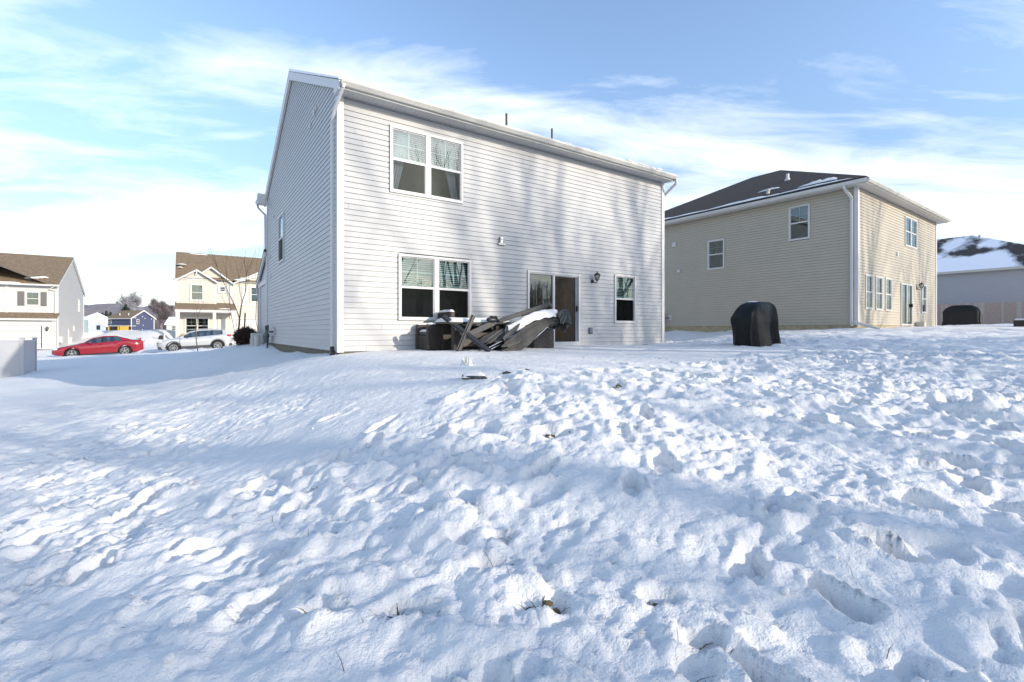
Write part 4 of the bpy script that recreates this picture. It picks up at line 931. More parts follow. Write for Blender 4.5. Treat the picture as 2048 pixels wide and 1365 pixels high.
# ------------------------------------------------------------------ trees
def tree_mesh(name, H, r0, seed, spray=None, depth=6, spread=.55, clear=.28, twig=.006, m='bark', nb=(2, 4), upw=.25, sides=5, leader=True):
    rs = random.Random(seed); T = MB(); C = MB()
    def grow(p, d, L, r, lv):
        if lv > depth or r < twig * .6: return
        seg = 3 if lv < 3 else 2; pts = [p]; q = p; dd = d
        for k in range(seg):
            dd = (dd + Vector((rs.gauss(0, .10), rs.gauss(0, .10), rs.gauss(0, .06) + upw * .12))).normalized(); q = q + dd * L / seg; pts.append(q)
        tgt = T if lv == 0 else C; n = 8 if lv == 0 else (sides if lv < 4 else 3); r1 = r * (.72 if lv else .66)
        for k in range(seg):
            tgt.tube(pts[k], pts[k + 1], r + (r1 - r) * k / seg, r + (r1 - r) * (k + 1) / seg, n, cap=False)
        nch = rs.randint(*nb) + (1 if lv == 0 else 0)
        for k in range(nch):
            a = rs.uniform(0, 6.28); s = spread * rs.uniform(.55, 1.25) * (.35 if (leader and k == 0) else 1)
            t = dd.to_track_quat('Z', 'Y') @ Vector((math.sin(s) * math.cos(a), math.sin(s) * math.sin(a), math.cos(s)))
            t = (t + Vector((0, 0, upw))).normalized(); pos = pts[-1] if k < 2 else pts[rs.randint(1, seg)]
            if spray and lv >= 3:
                for _ in range(spray[0]):
                    dv = (t + Vector((rs.gauss(0, .7), rs.gauss(0, .7), rs.gauss(0, .6)))).normalized() * spray[1] * rs.uniform(.4, 1.1); sd_ = Vector((rs.gauss(0, 1), rs.gauss(0, 1), rs.gauss(0, 1))).normalized() * spray[2]
                    C.add([pos - sd_, pos + sd_, pos + dv], [(0, 1, 2)])
            f = rs.uniform(.62, .86); grow(pos, t, L * f, r1 * (.85 if k == 0 else rs.uniform(.45, .7)), lv + 1)
    grow(Vector((0, 0, -.3)), Vector((rs.gauss(0, .04), rs.gauss(0, .04), 1)).normalized(), H * clear, r0, 0)
    return T, C
def make_tree(name, loc, H, r0, seed, label, cat='tree', group=None, m='bark', **k):
    T, C = tree_mesh(name, H, r0, seed, **k); rt = empty(name, loc, 0, label, cat, group)
    T.build('trunk', m, rt, smooth=True); C.build('crown', k.get('mc', m), rt); return rt
def copy_thing(src, loc, rz, sc, label):
    c = src.copy(); col.objects.link(c); c.location = loc; c.rotation_euler = (0, 0, rz); c.scale = (sc, sc, sc); c['label'] = label
    for ch in src.children: d = ch.copy(); col.objects.link(d); d.parent = c
    return c
# bare trees standing behind the camera: they throw the shadows on walls and snow and show in the window glass
protos = [make_tree('bare_tree', (0, 0, 0), 23, .42, 21 + k, 'x', group='tall bare trees behind the viewer', depth=6, spread=.40 + .05 * k, clear=.22, upw=.32) for k in range(3)]
spots = [(24.8, 1.4, 1, .75), (27.6, -4.4, 2, .8), (36, -4.5, 1, .85), (27.5, -13.2, 2, .62), (22.3, -7.2, 1, .95), (24.5, -15.5, 0, .9), (29.5, -3.6, 0, 1.0), (26.0, -1.2, 2, .85), (31.5, 2.6, 1, .95), (36.5, 5.0, 0, .85), (42, 8.0, 1, .9), (20.5, -20.5, 2, .9), (34, -9, 2, .8)]
names = ['first', 'second', 'third', 'fourth', 'fifth', 'sixth', 'seventh', 'eighth', 'ninth', 'tenth', 'eleventh', 'twelfth']
used = set()
for k, (x, y, pi_, sc) in enumerate(spots):
    lb = 'tall bare tree standing out of view to the right, casting shadows on the houses'
    if pi_ not in used:
        used.add(pi_); t = protos[pi_]; t.location = (x, y, gz(x, y) - .1); t.rotation_euler = (0, 0, k * 1.3); t.scale = (sc,) * 3; t['label'] = lb
    else: copy_thing(protos[pi_], (x, y, gz(x, y) - .1), k * 1.3, sc, lb)

b = MB(); rw = random.Random(9)
for k in range(1500):
    t = rw.uniform(-1, 1); x = 48 + rw.uniform(0, 14) + t * 22; y = -34 + rw.uniform(-7, 7) + t * 34; H = rw.uniform(5, 9.5); z0 = -.6
    b.tube((x, y, z0), (x + rw.uniform(-.5, .5), y, z0 + H), rw.uniform(.06, .16), .03, 4, cap=False)
    for j in range(9): a = rw.uniform(0, 6.28); z = z0 + H * rw.uniform(.2, .95); L = rw.uniform(.8, 2.2); b.add([(x, y, z - .05), (x, y, z + .05), (x + math.cos(a) * L, y + math.sin(a) * L, z + L * rw.uniform(.3, 1.1))], [(0, 1, 2)])
tag(b.build('woodland', 'bark'), 'leafless woodland edge beyond the yard to the right, mirrored in the window panes', 'woodland', kind='stuff')
# saplings and bush at the front left corner of the white house
p = A(-.62, 15.0); sp = make_tree('sapling', (p.x, p.y, gz(p.x, p.y)), 4.4, .05, 4, 'young bare tree with forked trunk beside a stake, left of the white house', depth=4, spread=.5, clear=.36, twig=.004, nb=(2, 3), upw=.35, sides=4)
b = MB(); b.tube((.22, .1, -.3), (.30, .1, 1.55), .03, .03, 6); b.build('stake', 'bark', sp)
p = A(-.10, 13.5); make_tree('sapling', (p.x, p.y, gz(p.x, p.y)), 4.2, .035, 8, 'slender bare sapling standing against the garage corner of the white house', depth=4, spread=.45, clear=.55, twig=.003, nb=(2, 2), upw=.4, sides=4)
make_tree('sapling', (-22.6, 34.6, gz(-22.6, 34.6)), 3.6, .04, 14, 'thin bare sapling behind the bonnet of the silver car', depth=4, spread=.4, clear=.5, twig=.004, nb=(2, 2), upw=.4, sides=4)
def bush(name, loc, r, h, n, m, label, L=.35):
    b = MB(); rs = random.Random(3)
    for k in range(n):
        d = Vector((rs.gauss(0, 1), rs.gauss(0, 1), rs.gauss(0, 1))).normalized(); c = Vector((d.x * r * rs.uniform(.45, 1), d.y * r * rs.uniform(.45, 1), h * .5 + d.z * h * .5 * rs.uniform(.5, 1)))
        if c.z < -.1: continue
        e = c + (d + Vector((rs.gauss(0, .5), rs.gauss(0, .5), rs.gauss(0, .5) + .5))).normalized() * L * rs.uniform(.3, .8)
        b.tube(c, e, .010, .003, 3, cap=False)
        q = Vector((rs.gauss(0, 1), rs.gauss(0, 1), rs.gauss(0, 1))).normalized() * .03; b.add([c - q, c + q, e], [(0, 1, 2)])
    rt = empty(name, loc, 0, label, 'bush'); b.build('foliage', m, rt)
    t = MB()
    for k in range(7): a = k * .9; t.tube((0, 0, -.2), (math.cos(a) * r * .5, math.sin(a) * r * .5, h * .6), .02, .01, 5)
    t.build('stem', 'bark', rt); return rt
p = A(-.52, 12.4); bush('bush', (p.x, p.y, gz(p.x, p.y) - .02), .36, .56, 3600, 'bushm', 'round dark brown bush on the snow bank left of the white house')

# ------------------------------------------------------------------ houses across the street
FL = Frame(-36.5, 38.5, 34.35, -1.42)
h4 = empty('pale_house', FL.o, FL.a, 'pale grey house with brown roof, dark shutters and garage at the left edge', 'house')
siding(h4, 'wall', (-13, 0, 0), 0, 13, 5.05, 'side_pale', [(11.20, 11.94, 3.48, 4.5)], lip=.02)
siding(h4, 'wall', (0, 0, 0), R(90), 12.05, 5.05, 'side_pale', [(9.05, 9.6, 3.3, 4.45), (6.55, 6.98, 1.45, 1.95)], peak=(6.02, 8.0), lip=.02)
b = MB(); b.quad((-13, 12.05, 0), (0, 12.05, 0), (0, 12.05, 5.05), (-13, 12.05, 5.05)); b.quad((-13, 0, 0), (-13, 12.05, 0), (-13, 12.05, 5.05), (-13, 0, 5.05)); b.build('wall', 'side_pale', h4)
siding(h4, 'garage_wall', (-13, -.85, 0), 0, 13, 2.3, 'side_pale', [(6.5, 12.27, 0, 1.86)], lip=.02)
b = MB(); b.quad((0, -.85, 0), (0, 0, 0), (0, 0, 2.7), (0, -.85, 2.3)); b.build('garage_wall', 'side_pale', h4)
gable_roof(h4, 13, 12.05, 5.1, .46, .35, .12, 'roof_brown', .1, loc=(-13, 0, 0))
b = MB(); yr, zr = 6.02, 5.1 + .46 * 6.37
b.prism([(-.38, 5.1), (yr, zr), (yr, zr - .2), (-.38, 4.93)], .03, .12); b.prism([(yr, zr), (12.42, 5.1), (12.42, 4.93), (yr, zr - .2)], .03, .12)
b.box(-13, .16, -.5, -.36, 5.0, 5.12); b.box(-13, .1, -.36, -.02, 4.98, 5.0)
b.box(-.0, .07, -.06, -.0, 0, 5.0); b.box(-.14, 0, -.06, -.022, 2.6, 5.0); b.box(.002, .05, .0, .16, 0, 5.0); b.box(.002, .05, 11.9, 12.1, 0, 5.0); b.box(-2.95, -2.75, -.06, -.022, 2.7, 4.98)
b.box(-.2, .05, -.92, -.87, 0, 2.3); b.box(.002, .05, -.87, -.7, 0, 2.3); b.box(-13, .12, -1.12, -.99, 2.26, 2.40); b.box(-6.7, -.73, -.93, -.872, 1.86, 2.02); b.box(-.73, -.60, -.93, -.872, 0, 2.02)
b.build('trim', 'trim', h4)
b = MB(); b.prism([(-1.05, 2.38), (0, 2.82), (0, 2.9), (-1.05, 2.45)], -13, .14); b.build('porch_roof', 'roof_brown2', h4)
# front cross gable reaching out of frame
b = MB(); xr = -4.3; b.add([(-8.0, -.45, 5.0), (-.55, -.45, 5.15), (xr, -.45, 6.9), (xr, 4.2, 7.1), (-.9, .6, 5.6), (-8.0, .5, 5.5)], [(1, 4, 3, 2), (0, 2, 3, 5)]); b.build('dormer_roof', 'roof_brown2', h4)
b = MB(); b.box(-.85, -.62, -.875, -.874, 0, .1)
for k in range(4): b.box(-6.5, -.80, -.86 + .0, -.82, k * .46 + .01, k * .46 + .45)
b.build('garage_door', 'doorw', h4)
window(h4, (0, 0, 0), 0, -1.86, -1.0, 3.40, 4.55, trim=.09, gup='gl_far', glo='gl_far', blinds='full', proud=.06)
b = MB(); b.box(-2.27, -1.90, -.06, -.022, 3.42, 4.53); b.build('shutter', 'shutter', h4); b = MB(); b.box(-.96, -.62, -.06, -.022, 3.42, 4.53); b.build('shutter', 'shutter', h4)
window(h4, (0, 0, 0), R(90), 9.0, 9.65, 3.25, 4.5, gup='gl_far', glo='gl_far', blinds=False, proud=.06)
window(h4, (0, 0, 0), R(90), 6.5, 7.03, 1.40, 2.0, gup='gl_far', glo='gl_far', blinds='full', proud=.06, muntin=False)
wall_lamp(h4, -.42, 1.42, y=-.87, s=1.1)
downspout(h4, [(-.10, -.42, 5.0), (-.45, -.15, 4.75), (-.10, -.1, 4.7), (-.10, -.1, 2.75)], w=.09)
lumps('roof_snow', 'snow', h4, [(-1.7 + k * .25, .55 + .1 * k, 5.62 + .046 * k, .32, .30, .09) for k in range(4)], 3)
lumps('roof_snow', 'snow', h4, [(-5.2 - k * .45, -.35 + .2 * k, 5.35 + .09 * k, .6, .3, .13) for k in range(5)], 4)
lumps('roof_snow', 'snow', h4, [(-2.6 - k * .8, -.4, 5.17, .6, .10, .05) for k in range(4)], 5)
b = MB(); b.box(.02, .25, .3, .75, .5, 1.0); b.box(.02, .2, 4.6, 5.0, .3, .9); b.box(.02, .08, 4.1, 4.25, .2, 1.6); b.build('meter_box', 'trim', h4)
b = MB(); b.box(-.02, .32, 12.05, 12.4, -.1, 2.6); b.build('corner_pillar', 'pillar_blue', h4)

FM = Frame(-.6997 * 43, 43, 34.35, -1.3)
h5 = empty('cream_house', FM.o, FM.a, 'cream sided house with brown roof, white gables and a front porch behind the silver car', 'house')
WM = 13.0
siding(h5, 'wall', (0, 0, 0), 0, WM, 5.95, 'side_tan', [(1.12, 1.94, 4.16, 5.5), (3.32, 3.75, 5.02, 5.45), (5.9, 6.85, 4.2, 5.5), (.70, 2.42, 1.1, 2.5)], lip=.02)
b = MB(); b.quad((0, 0, 0), (0, 10, 0), (0, 10, 5.95), (0, 0, 5.95)); b.quad((WM, 0, 0), (WM, 10, 0), (WM, 10, 5.95), (WM, 0, 5.95)); b.add([(0, 0, 5.95), (0, 10, 5.95), (0, 5, 8.7)], [(0, 1, 2)]); b.quad((0, 10, 0), (WM, 10, 0), (WM, 10, 5.95), (0, 10, 5.95)); b.build('wall', 'side_tan', h5)
gable_roof(h5, WM, 10, 6.05, .555, .35, .10, 'roof_brown', .1)
# front gables: (x0, x1, peak z, y)
gm_ = MB(); gt = MB(); gr = MB()
def fgable(x0, x1, zp, y, ze=5.98, wd=.16):
    xm = (x0 + x1) / 2
    gm_.add([(x0 + .1, y, ze), (x1 - .1, y, ze), (xm, y, zp - .1)], [(0, 1, 2)])
    for (xa, xb) in ((x0 - .25, xm), (x1 + .25, xm)):
        s = (zp - ze) / (xm - x0); za = ze - .25 * s
        vs = [(xa, y - .34, za), (xb, y - .34, zp), (xb, y - .34, zp - wd), (xa, y - .34, za - wd), (xa, y - .28, za), (xb, y - .28, zp), (xb, y - .28, zp - wd), (xa, y - .28, za - wd)]
        gt.add(vs, [(0, 1, 2, 3), (4, 7, 6, 5), (0, 4, 5, 1), (3, 2, 6, 7), (0, 3, 7, 4), (1, 5, 6, 2)])
        yb = (zp - 6.05) / .555; gr.add([(xa, y - .34, za + .01), (xb, y - .34, zp + .01), (xb, yb + .2, zp + .01), (xa, max(0, (za - 6.05) / .555) + .1, za + .01)], [(0, 1, 2, 3)])
    gt.box(x0, x1, y - .05, y - .02, ze - .02, ze + .12)
fgable(.05, 2.95, 6.92, -.30); fgable(1.0, 4.25, 7.28, 0); fgable(4.6, 9.6, 7.35, -.15)
gt.box(1.46, 1.54, -.62, -.56, 6.45, 6.9)
gm_.build('gable', 'side_tan', h5); gr.build('gable_roof', 'roof_brown2', h5)
gt.box(0, .12, -.34, -.02, 3.8, 5.98); gt.box(2.86, 3.04, -.34, -.02, 3.8, 5.98); gt.box(4.14, 4.32, -.1, -.02, 2.5, 5.95); gt.box(4.32, WM, -.08, -.022, 3.75, 3.95); gt.box(4.5, 4.62, -.08, -.022, 0, 2.6); gt.box(4.62, 9.5, -.08, -.022, 2.45, 2.6)
gt.box(-.1, 4.5, -1.65, -1.5, 3.0, 3.28); gt.box(-.05, .25, -1.6, -1.4, 0, 3.0); gt.box(2.70, 2.95, -1.6, -1.4, 0, 3.0); gt.box(4.15, 4.42, -1.6, -1.4, 0, 3.0)
gt.build('trim', 'trim', h5)
b = MB(); b.box(.12, 2.86, -.30, -.002, 3.6, 5.97); 
bb = MB(); bb.prism([(-1.75, 3.24), (0, 3.86), (0, 3.95), (-1.75, 3.31)], -.12, 4.5); bb.build('porch_roof', 'roof_brown2', h5)
b = MB(); b.box(.0, 4.4, -1.5, -.02, 2.95, 3.0); b.build('porch_ceiling', 'side_tan', h5)
b = MB(); b.box(0, 4.4, -1.6, -.02, -.3, .12); b.build('porch_floor', 'founda_tan', h5)
siding(h5, 'bay_wall', (.05, -.30, 3.8), 0, 2.9, 2.15, 'side_tan', [(1.07, 1.89, .36, 1.70)], lip=.02)
window(h5, (0, -.30, 0), 0, 1.0, 2.06, 4.05, 5.6, trim=.12, gup='gl_far', glo='gl_far', blinds='full', proud=.07)
window(h5, (0, 0, 0), 0, 3.14, 3.92, 4.86, 5.62, trim=.20, gup='gl_far', glo='gl_far', blinds=False, proud=.07, muntin=False)
window(h5, (0, 0, 0), 0, 5.78, 6.98, 4.05, 5.65, trim=.14, gup='gl_far', glo='gl_far', blinds='full', proud=.07)
window(h5, (0, 0, 0), 0, .58, 2.52, 1.0, 2.6, units=2, trim=.13, gup='gl_far', glo='gl_far', blinds=False, proud=.07)
b = MB(); b.box(3.15, 3.92, -.05, -.022, .12, 2.45); b.build('front_door', 'doorw', h5); b = MB()
for k in range(5): b.box(4.66, 9.4, -.06, -.03, k * .48 + .01, k * .48 + .46)
b.build('garage_door', 'doorw', h5)
b = MB(); b.box(5.12, 5.55, -.07, -.025, 4.1, 5.6); b.build('shutter', 'trim', h5)
lumps('roof_snow', 'snow', h5, [(.35, 2.0, 7.52, .42, .8, .08), (.25, 1.6, 7.2, .25, .5, .08), (1.6, 4.9, 8.98, .8, .2, .07), (2.2, 4.9, 8.98, .5, .2, .06)][2:], 6)
lumps('roof_snow', 'snow', h5, [(.35, 2.0, 7.52, .42, .8, .08), (.25, 1.6, 7.2, .25, .5, .08)], 8)
lumps('roof_snow', 'snow', h5, [(3.6, -1.6, 3.34, .5, .15, .05)], 9)
lumps('roof_snow', 'snow', h5, [(4.9 + k * .5, -.35 + .12 * k, 6.15 + .17 * k, .5, .25, .10) for k in range(5)], 6)
gutter(h5, (0, 0, 0), 0, -.35, .3, -.3, 5.9)
# porch things
p = FM(2.52, -1.1, .12); r = empty('porch_sign', p, FM.a + R(90) * 0, 'tall narrow blue porch sign with a white W leaning by the front door', 'sign')
b = MB(); b.box(-.13, .13, -.02, .02, 0, 1.35); b.build('board', 'sign', r)
fc = bpy.data.curves.new('lettering', 'FONT'); fc.body = 'W'; fc.size = .26; fc.extrude = .004; fc.align_x = 'CENTER'; fo = bpy.data.objects.new('lettering', fc); col.objects.link(fo); fo.parent = r; fo.location = (0, -.026, 1.05); fo.rotation_euler = (R(90), 0, 0); bpy.context.view_layer.update()
lm = bpy.data.meshes.new_from_object(fo.evaluated_get(bpy.context.evaluated_depsgraph_get())); bpy.data.objects.remove(fo); lo_ = bpy.data.objects.new('lettering', lm); col.objects.link(lo_); lo_.parent = r; lo_.location = (0, -.026, 1.05); lo_.rotation_euler = (R(90), 0, 0); lm.materials.clear(); lm.materials.append(K['letter'])
p = FM(.55, -1.0, .12); r = empty('porch_chair', p, FM.a, 'reddish wooden chair on the porch of the cream house', 'chair')
b = MB(); b.box(-.25, .25, -.25, .25, .38, .43); b.build('seat', 'wood', r); b = MB(); b.box(-.25, .25, .22, .26, .43, .95); b.build('backrest', 'wood', r)
for sx in (-.22, .22):
    for sy in (-.22, .22): b = MB(); b.box(sx - .025, sx + .025, sy - .025, sy + .025, 0, .40); b.build('leg', 'wood', r)
p = FM(.45, -2.0, 0); bush('yellow_shrub', (p.x, p.y, -1.2), .42, .8, 900, 'yellowplant', 'yellow winter shrub in front of the cream house porch, left of its column', .3)
p = FM(-1.1, -.6, 0); r = empty('mailbox', (p.x, p.y, -1.35), FM.a, 'dark mailbox on white posts left of the cream house porch', 'mailbox')
b = MB(); b.box(-.3, -.22, -.04, .04, 0, 1.15); b.box(.22, .3, -.04, .04, 0, 1.15); b.build('post', 'trim', r); b = MB(); b.box(-.16, .16, -.2, .2, .55, .9); b.ball((0, 0, .9), .16, .2, .1); b.build('box', 'black', r)

# ------------------------------------------------------------------ far houses, hills and woods
def simple_house(name, loc, ang, L, Dp, H, pk, mw, mr, label, wins=(), gable='x', rise=None):
    h = empty(name, loc, ang, label, 'house'); b = MB(); b.box(0, L, 0, Dp, -3, H)
    if gable == 'x': b.add([(0, 0, H), (0, Dp, H), (0, Dp / 2, H + pk)], [(0, 1, 2)]); b.add([(L, 0, H), (L, Dp, H), (L, Dp / 2, H + pk)], [(0, 1, 2)])
    b.build('wall', mw, h)
    gable_roof(h, L, Dp, H - .1, pk / (Dp / 2), .35, .35, mr, .2)
    for (x0, x1, z0, z1) in wins: 
        w = MB(); w.box(x0, x1, -.08, .05, z0, z1); wf = w.build('window', 'trim', h); g = MB(); n = max(1, round((x1 - x0) / .9)); uw = (x1 - x0) / n
        for i in range(n):
            for (q0, q1) in ((z0 + .15, (z0 + z1) / 2 - .06), ((z0 + z1) / 2 + .06, z1 - .15)): g.box(x0 + uw * i + .12, x0 + uw * (i + 1) - .12, -.10, -.07, q0, q1)
        g.build('pane', 'gl_far', wf); g2_ = MB(); 
    return h
# blue house: its gable end faces us right of the long wall
q = PX(262, 660, 150); hb = empty('blue_house', (q[0], q[1], -.9), R(75), 'dark blue house with brown roof and white trimmed gable far beyond the field', 'house')
b = MB(); b.box(0, 7.4, 0, 11.2, -1.5, 5.2); b.add([(0, 0, 5.2), (7.4, 0, 5.2), (3.7, 0, 7.5), (0, 11.2, 5.2), (7.4, 11.2, 5.2)], [(0, 1, 2)]); b.build('wall', 'side_blue', hb)
b = MB(); b.add([(-.4, -.45, 4.95), (3.7, -.45, 7.65), (3.7, 8.0, 7.65), (-.4, 11.6, 4.95), (7.8, -.45, 4.95), (7.8, 11.6, 4.95)], [(0, 1, 2, 3), (1, 4, 5, 2), (3, 2, 5)]); b.build('roof', 'roof_brown2', hb)
b = MB()
for (xa, za, xb, zb) in ((-.4, 4.95, 3.7, 7.65), (7.8, 4.95, 3.7, 7.65)): b.add([(xa, -.5, za + .05), (xb, -.5, zb + .05), (xb, -.5, zb - .35), (xa, -.5, za - .35), (xa, -.4, za + .05), (xb, -.4, zb + .05), (xb, -.4, zb - .35), (xa, -.4, za - .35)], [(0, 1, 2, 3), (0, 4, 5, 1), (3, 2, 6, 7)])
b.box(-.06, .22, -.06, -.001, -1, 5.1); b.box(7.2, 7.45, -.06, -.001, -1, 5.1); b.box(-.5, -.4, -.4, 11.5, 4.75, 4.98); b.build('trim', 'trim', hb)
w = MB(); w.box(1.7, 2.5, -.08, 0, 3.2, 4.7); wf = w.build('window', 'trim', hb); g = MB(); g.box(1.85, 2.35, -.10, -.081, 3.35, 3.9); g.box(1.85, 2.35, -.10, -.081, 4.0, 4.55); g.build('pane', 'room', wf)
for (y0, y1, z0, z1) in ((8.2, 10.2, 3.2, 4.7), (1.0, 2.9, .7, 2.1)):
    w = MB(); w.box(-.08, 0, y0, y1, z0, z1); wf = w.build('window', 'trim', hb); g = MB()
    for k in range(2):
        for m_2 in range(2): g.box(-.10, -.081, y0 + .15 + k * .9, y0 + .85 + k * .9, z0 + .12 + m_2 * .65, z0 + .62 + m_2 * .65)
    g.build('pane', 'room', wf)
for (x, z) in ((1.0, 5.0), (1.3, 5.0), (3.4, 5.4), (4.2, 4.9), (6.3, 4.8), (3.6, 2.7), (3.4, 1.3)): b = MB(); b.box(x, x + .25, -.1, -.001, z, z + .25); b.build('vent_cap', 'trim', hb)
for y in (2.6, 6.3): b = MB(); b.tube((1.2, y, 5.8), (1.2, y, 6.6), .14, n=8); b.build('vent_pipe', 'trim', hb)
q = PX(232, 660, 145)
p = empty('pergola', (q[0] - 4.2, q[1], -.9), R(8), 'low pergola with orange end panel in front of the blue house', 'pergola')
b = MB(); b.box(-.5, 7.3, -.3, 3.5, 2.45, 2.65); b.build('roof', 'trim_w', p); b = MB(); b.box(4.9, 7.0, -.1, 0, .3, 2.4); b.build('panel', 'orange', p)
for x in (-.3, 1.6, 4.3, 6.9): b = MB(); b.box(x, x + .25, -.05, .2, -.5, 2.45); b.build('post', 'orange' if x > 1 else 'wood', p)
b = MB(); b.box(-.4, 4.9, 2.8, 3.0, 0, 2.3); b.build('back_wall', 'founda', p)
# snowy roofed house far left
q = PX(196, 660, 130); hs = empty('snowy_roof_house', (q[0], q[1], -.3), R(40), 'pale blue house under a fully snow covered roof left of the blue house', 'house')
b = MB(); b.prism([(0, -1), (7, -1), (7, 1.0), (0, .3)], -4.2, 1.9); b.add([(-4.2, -.02, -1), (2.1, -.02, -1), (2.1, -.02, 1.6), (.1, -.02, 2.6), (-4.2, -.02, .2)], [(0, 1, 2, 3, 4)]); b.build('wall', mat('wall_icy', (.36, .42, .52), .7), hs)
b = MB()
for (xa, za, xb, zb, xc, zc_, xd, zd) in ((-5.2, -.35, .1, 2.65, -.3, 5.3, -5.2, 3.4), (.1, 2.65, 2.5, 1.45, 2.6, 4.0, -.3, 5.3)):
    b.add([(xa, -.3, za), (xb, -.3, zb), (xc, 6, zc_), (xd, 6, zd), (xa, -.3, za + .3), (xb, -.3, zb + .3), (xc, 6, zc_ + .3), (xd, 6, zd + .3)], [(0, 1, 5, 4), (4, 5, 6, 7), (1, 2, 6, 5), (0, 4, 7, 3)])
b.build('roof', 'roof_white', hs)
b = MB(); b.box(-.4, .6, -.1, -.03, .7, 1.9); b.build('window', 'room', hs)
q = PX(333, 660, 110); simple_house('low_house', (q[0], q[1], -.6), R(20), 12, 6, 2.2, 1.5, 'side_pale', 'roof_white', 'low house with snowy roof peeking out left of the cream house porch', [(1.0, 2.0, .7, 1.9)])
hs.scale = (.78, 1, 1)
# wooded hills
def ridge(name, Y, x0, x1, zf, m, n=90, dep=300):
    b = MB(); vs = []; r = random.Random(2)
    for i in range(n + 1):
        x = x0 + (x1 - x0) * i / n; z = zf(x) + (vnoise(np.array([x * .02]), np.array([0.]), 3)[0] - .5) * 14 + r.uniform(-1.4, 1.4)
        for k in range(6): vs.append((x, Y + dep * k / 5 * .5, -6 + (z + 6) * math.sin(math.pi / 2 * k / 5)))
    b.add(vs, [(i * 6 + k, (i + 1) * 6 + k, (i + 1) * 6 + k + 1, i * 6 + k + 1) for i in range(n) for k in range(5)]); return structure(b.build(name, m, smooth=False))
ridge('hills', 850, -1000, 700, lambda x: 47 + 8 * math.sin(x * .006 + 1), 'hill', 160)
ridge('hills', 640, -800, 600, lambda x: 22 + 5 * math.sin(x * .011), 'hill', 140)
fz = 0
T1 = make_tree('frosted_tree', PX(258, 652, 215), 21, .5, 31, 'large bare tree with frosty pale crown behind the blue house roof', spray=(7, 2.0, .06), depth=6, spread=.62, clear=.20, twig=.02, m='bark_frost', upw=.22, sides=3, nb=(3, 4))
make_tree('bare_tree', PX(323, 656, 190), 22, .5, 35, 'large round bare tree with reddish brown twigs left of the cream house', spray=(8, 2.0, .06), depth=6, spread=.66, clear=.14, twig=.02, m='bark_far', upw=.22, sides=3, nb=(3, 4), group=None)
make_tree('bare_tree', PX(338, 656, 200), 17, .4, 37, 'smaller bare tree close behind the round one, nearest the cream house wall', spray=(7, 1.8, .06), depth=6, spread=.6, clear=.16, twig=.02, m='bark_far', upw=.2, sides=3, nb=(3, 4))
def conifer(loc, H, r, seed, label):
    rs = random.Random(seed); b = MB(); rt = empty('evergreen_tree', loc, 0, label, 'tree', 'dark evergreens beyond the far houses')
    for k in range(420):
        t = rs.random(); z = H * (.12 + .88 * t); rad = r * (1 - t) * rs.uniform(.5, 1.1) + .15; a = rs.uniform(0, 6.28); c = Vector((math.cos(a) * rad * .5, math.sin(a) * rad * .5, z)); e = Vector((math.cos(a) * rad, math.sin(a) * rad, z - .25)); n_2 = Vector((-math.sin(a), math.cos(a), .3)) * .35
        b.add([c + n_2, c - n_2, e - n_2 * .6, e + n_2 * .6], [(0, 1, 2, 3)])
    b.build('crown', 'evergreen', rt); t = MB(); t.tube((0, 0, -1), (0, 0, H * .95), .2, .04, 6); t.build('trunk', 'bark', rt)
for k, (px_, H, r_) in enumerate(((252, 9.6, 5.4), (205, 6.0, 2.4), (213, 7.0, 2.6), (221, 6.6, 2.6), (199, 5.6, 2.2))):
    conifer(PX(px_, 655, 196 + k * 3), H, r_, 50 + k, ['broad dark evergreen below the frosted tree crown', 'second evergreen from the left in the clump behind the snowy roof', 'tallest evergreen of the clump left of the blue house', 'evergreen at the right end of the clump beside the blue house roof', 'leftmost small evergreen of the clump above the snowy roof'][k])
b = MB(); rw = random.Random(3)
for k in range(2600):
    x = rw.uniform(-260, -60); y = rw.uniform(260, 330); H = rw.uniform(5, 11); 
    b.tube((x, y, -1), (x + rw.uniform(-.4, .4), y, H), .12, .05, 3, cap=False)
    for j in range(3): a = rw.uniform(0, 6.28); z = H * rw.uniform(.3, .9); b.tube((x, y, z), (x + math.cos(a) * 2, y + math.sin(a) * 2, z + rw.uniform(1, 2.6)), .06, .02, 3, cap=False)
tag(b.build('woodland', 'bark_far'), 'distant strip of leafless grey brown woodland at the foot of the hills', 'woodland', kind='stuff')

# ------------------------------------------------------------------ vinyl fence on the left
fa = A(-8.21, 17.86); fv = empty('vinyl_fence', (fa.x, fa.y, -1.9), A.a, 'smooth grey white vinyl fence panel ending at a corner post on the left edge', 'fence')
b = MB(); b.box(-8, -.06, -.03, .03, .02, 1.52); b.build('panel', 'vinyl', fv); b = MB(); b.box(-8, -.06, -.045, .045, 1.46, 1.55); b.build('top_rail', 'vinyl', fv, bevel=.008)
for (x, y) in ((0, 0), (0, 2.05)):
    b = MB(); b.box(x - .065, x + .065, y - .065, y + .065, -.2, 1.58); b.box(x - .08, x + .08, y - .08, y + .08, 1.58, 1.62); b.build('post', 'vinyl', fv, bevel=.01)
b = MB(); b.box(-.03, .03, .065, 1.985, .02, 1.50); b.box(-.045, .045, .065, 1.985, 1.40, 1.52); b.build('panel', 'vinyl', fv)
b = MB(); b.beam((-2.6, -.5, .05), (-.85, -.35, .03), .05, .04); b.box(-.95, -.80, -.42, -.30, -.06, .06)
tag(b.build('black_pipe', 'black', None, (fa.x, fa.y, -1.9), A.a), 'thin black pipe lying on the snow at the foot of the vinyl fence', 'pipe')
x, y = (2043 - 1024) / 959 * 20, 20; r = empty('storage_box', (x, y, gz(x, y) - .05), B.a, 'small black box with a snowy lid at the right edge of the yard', 'box')
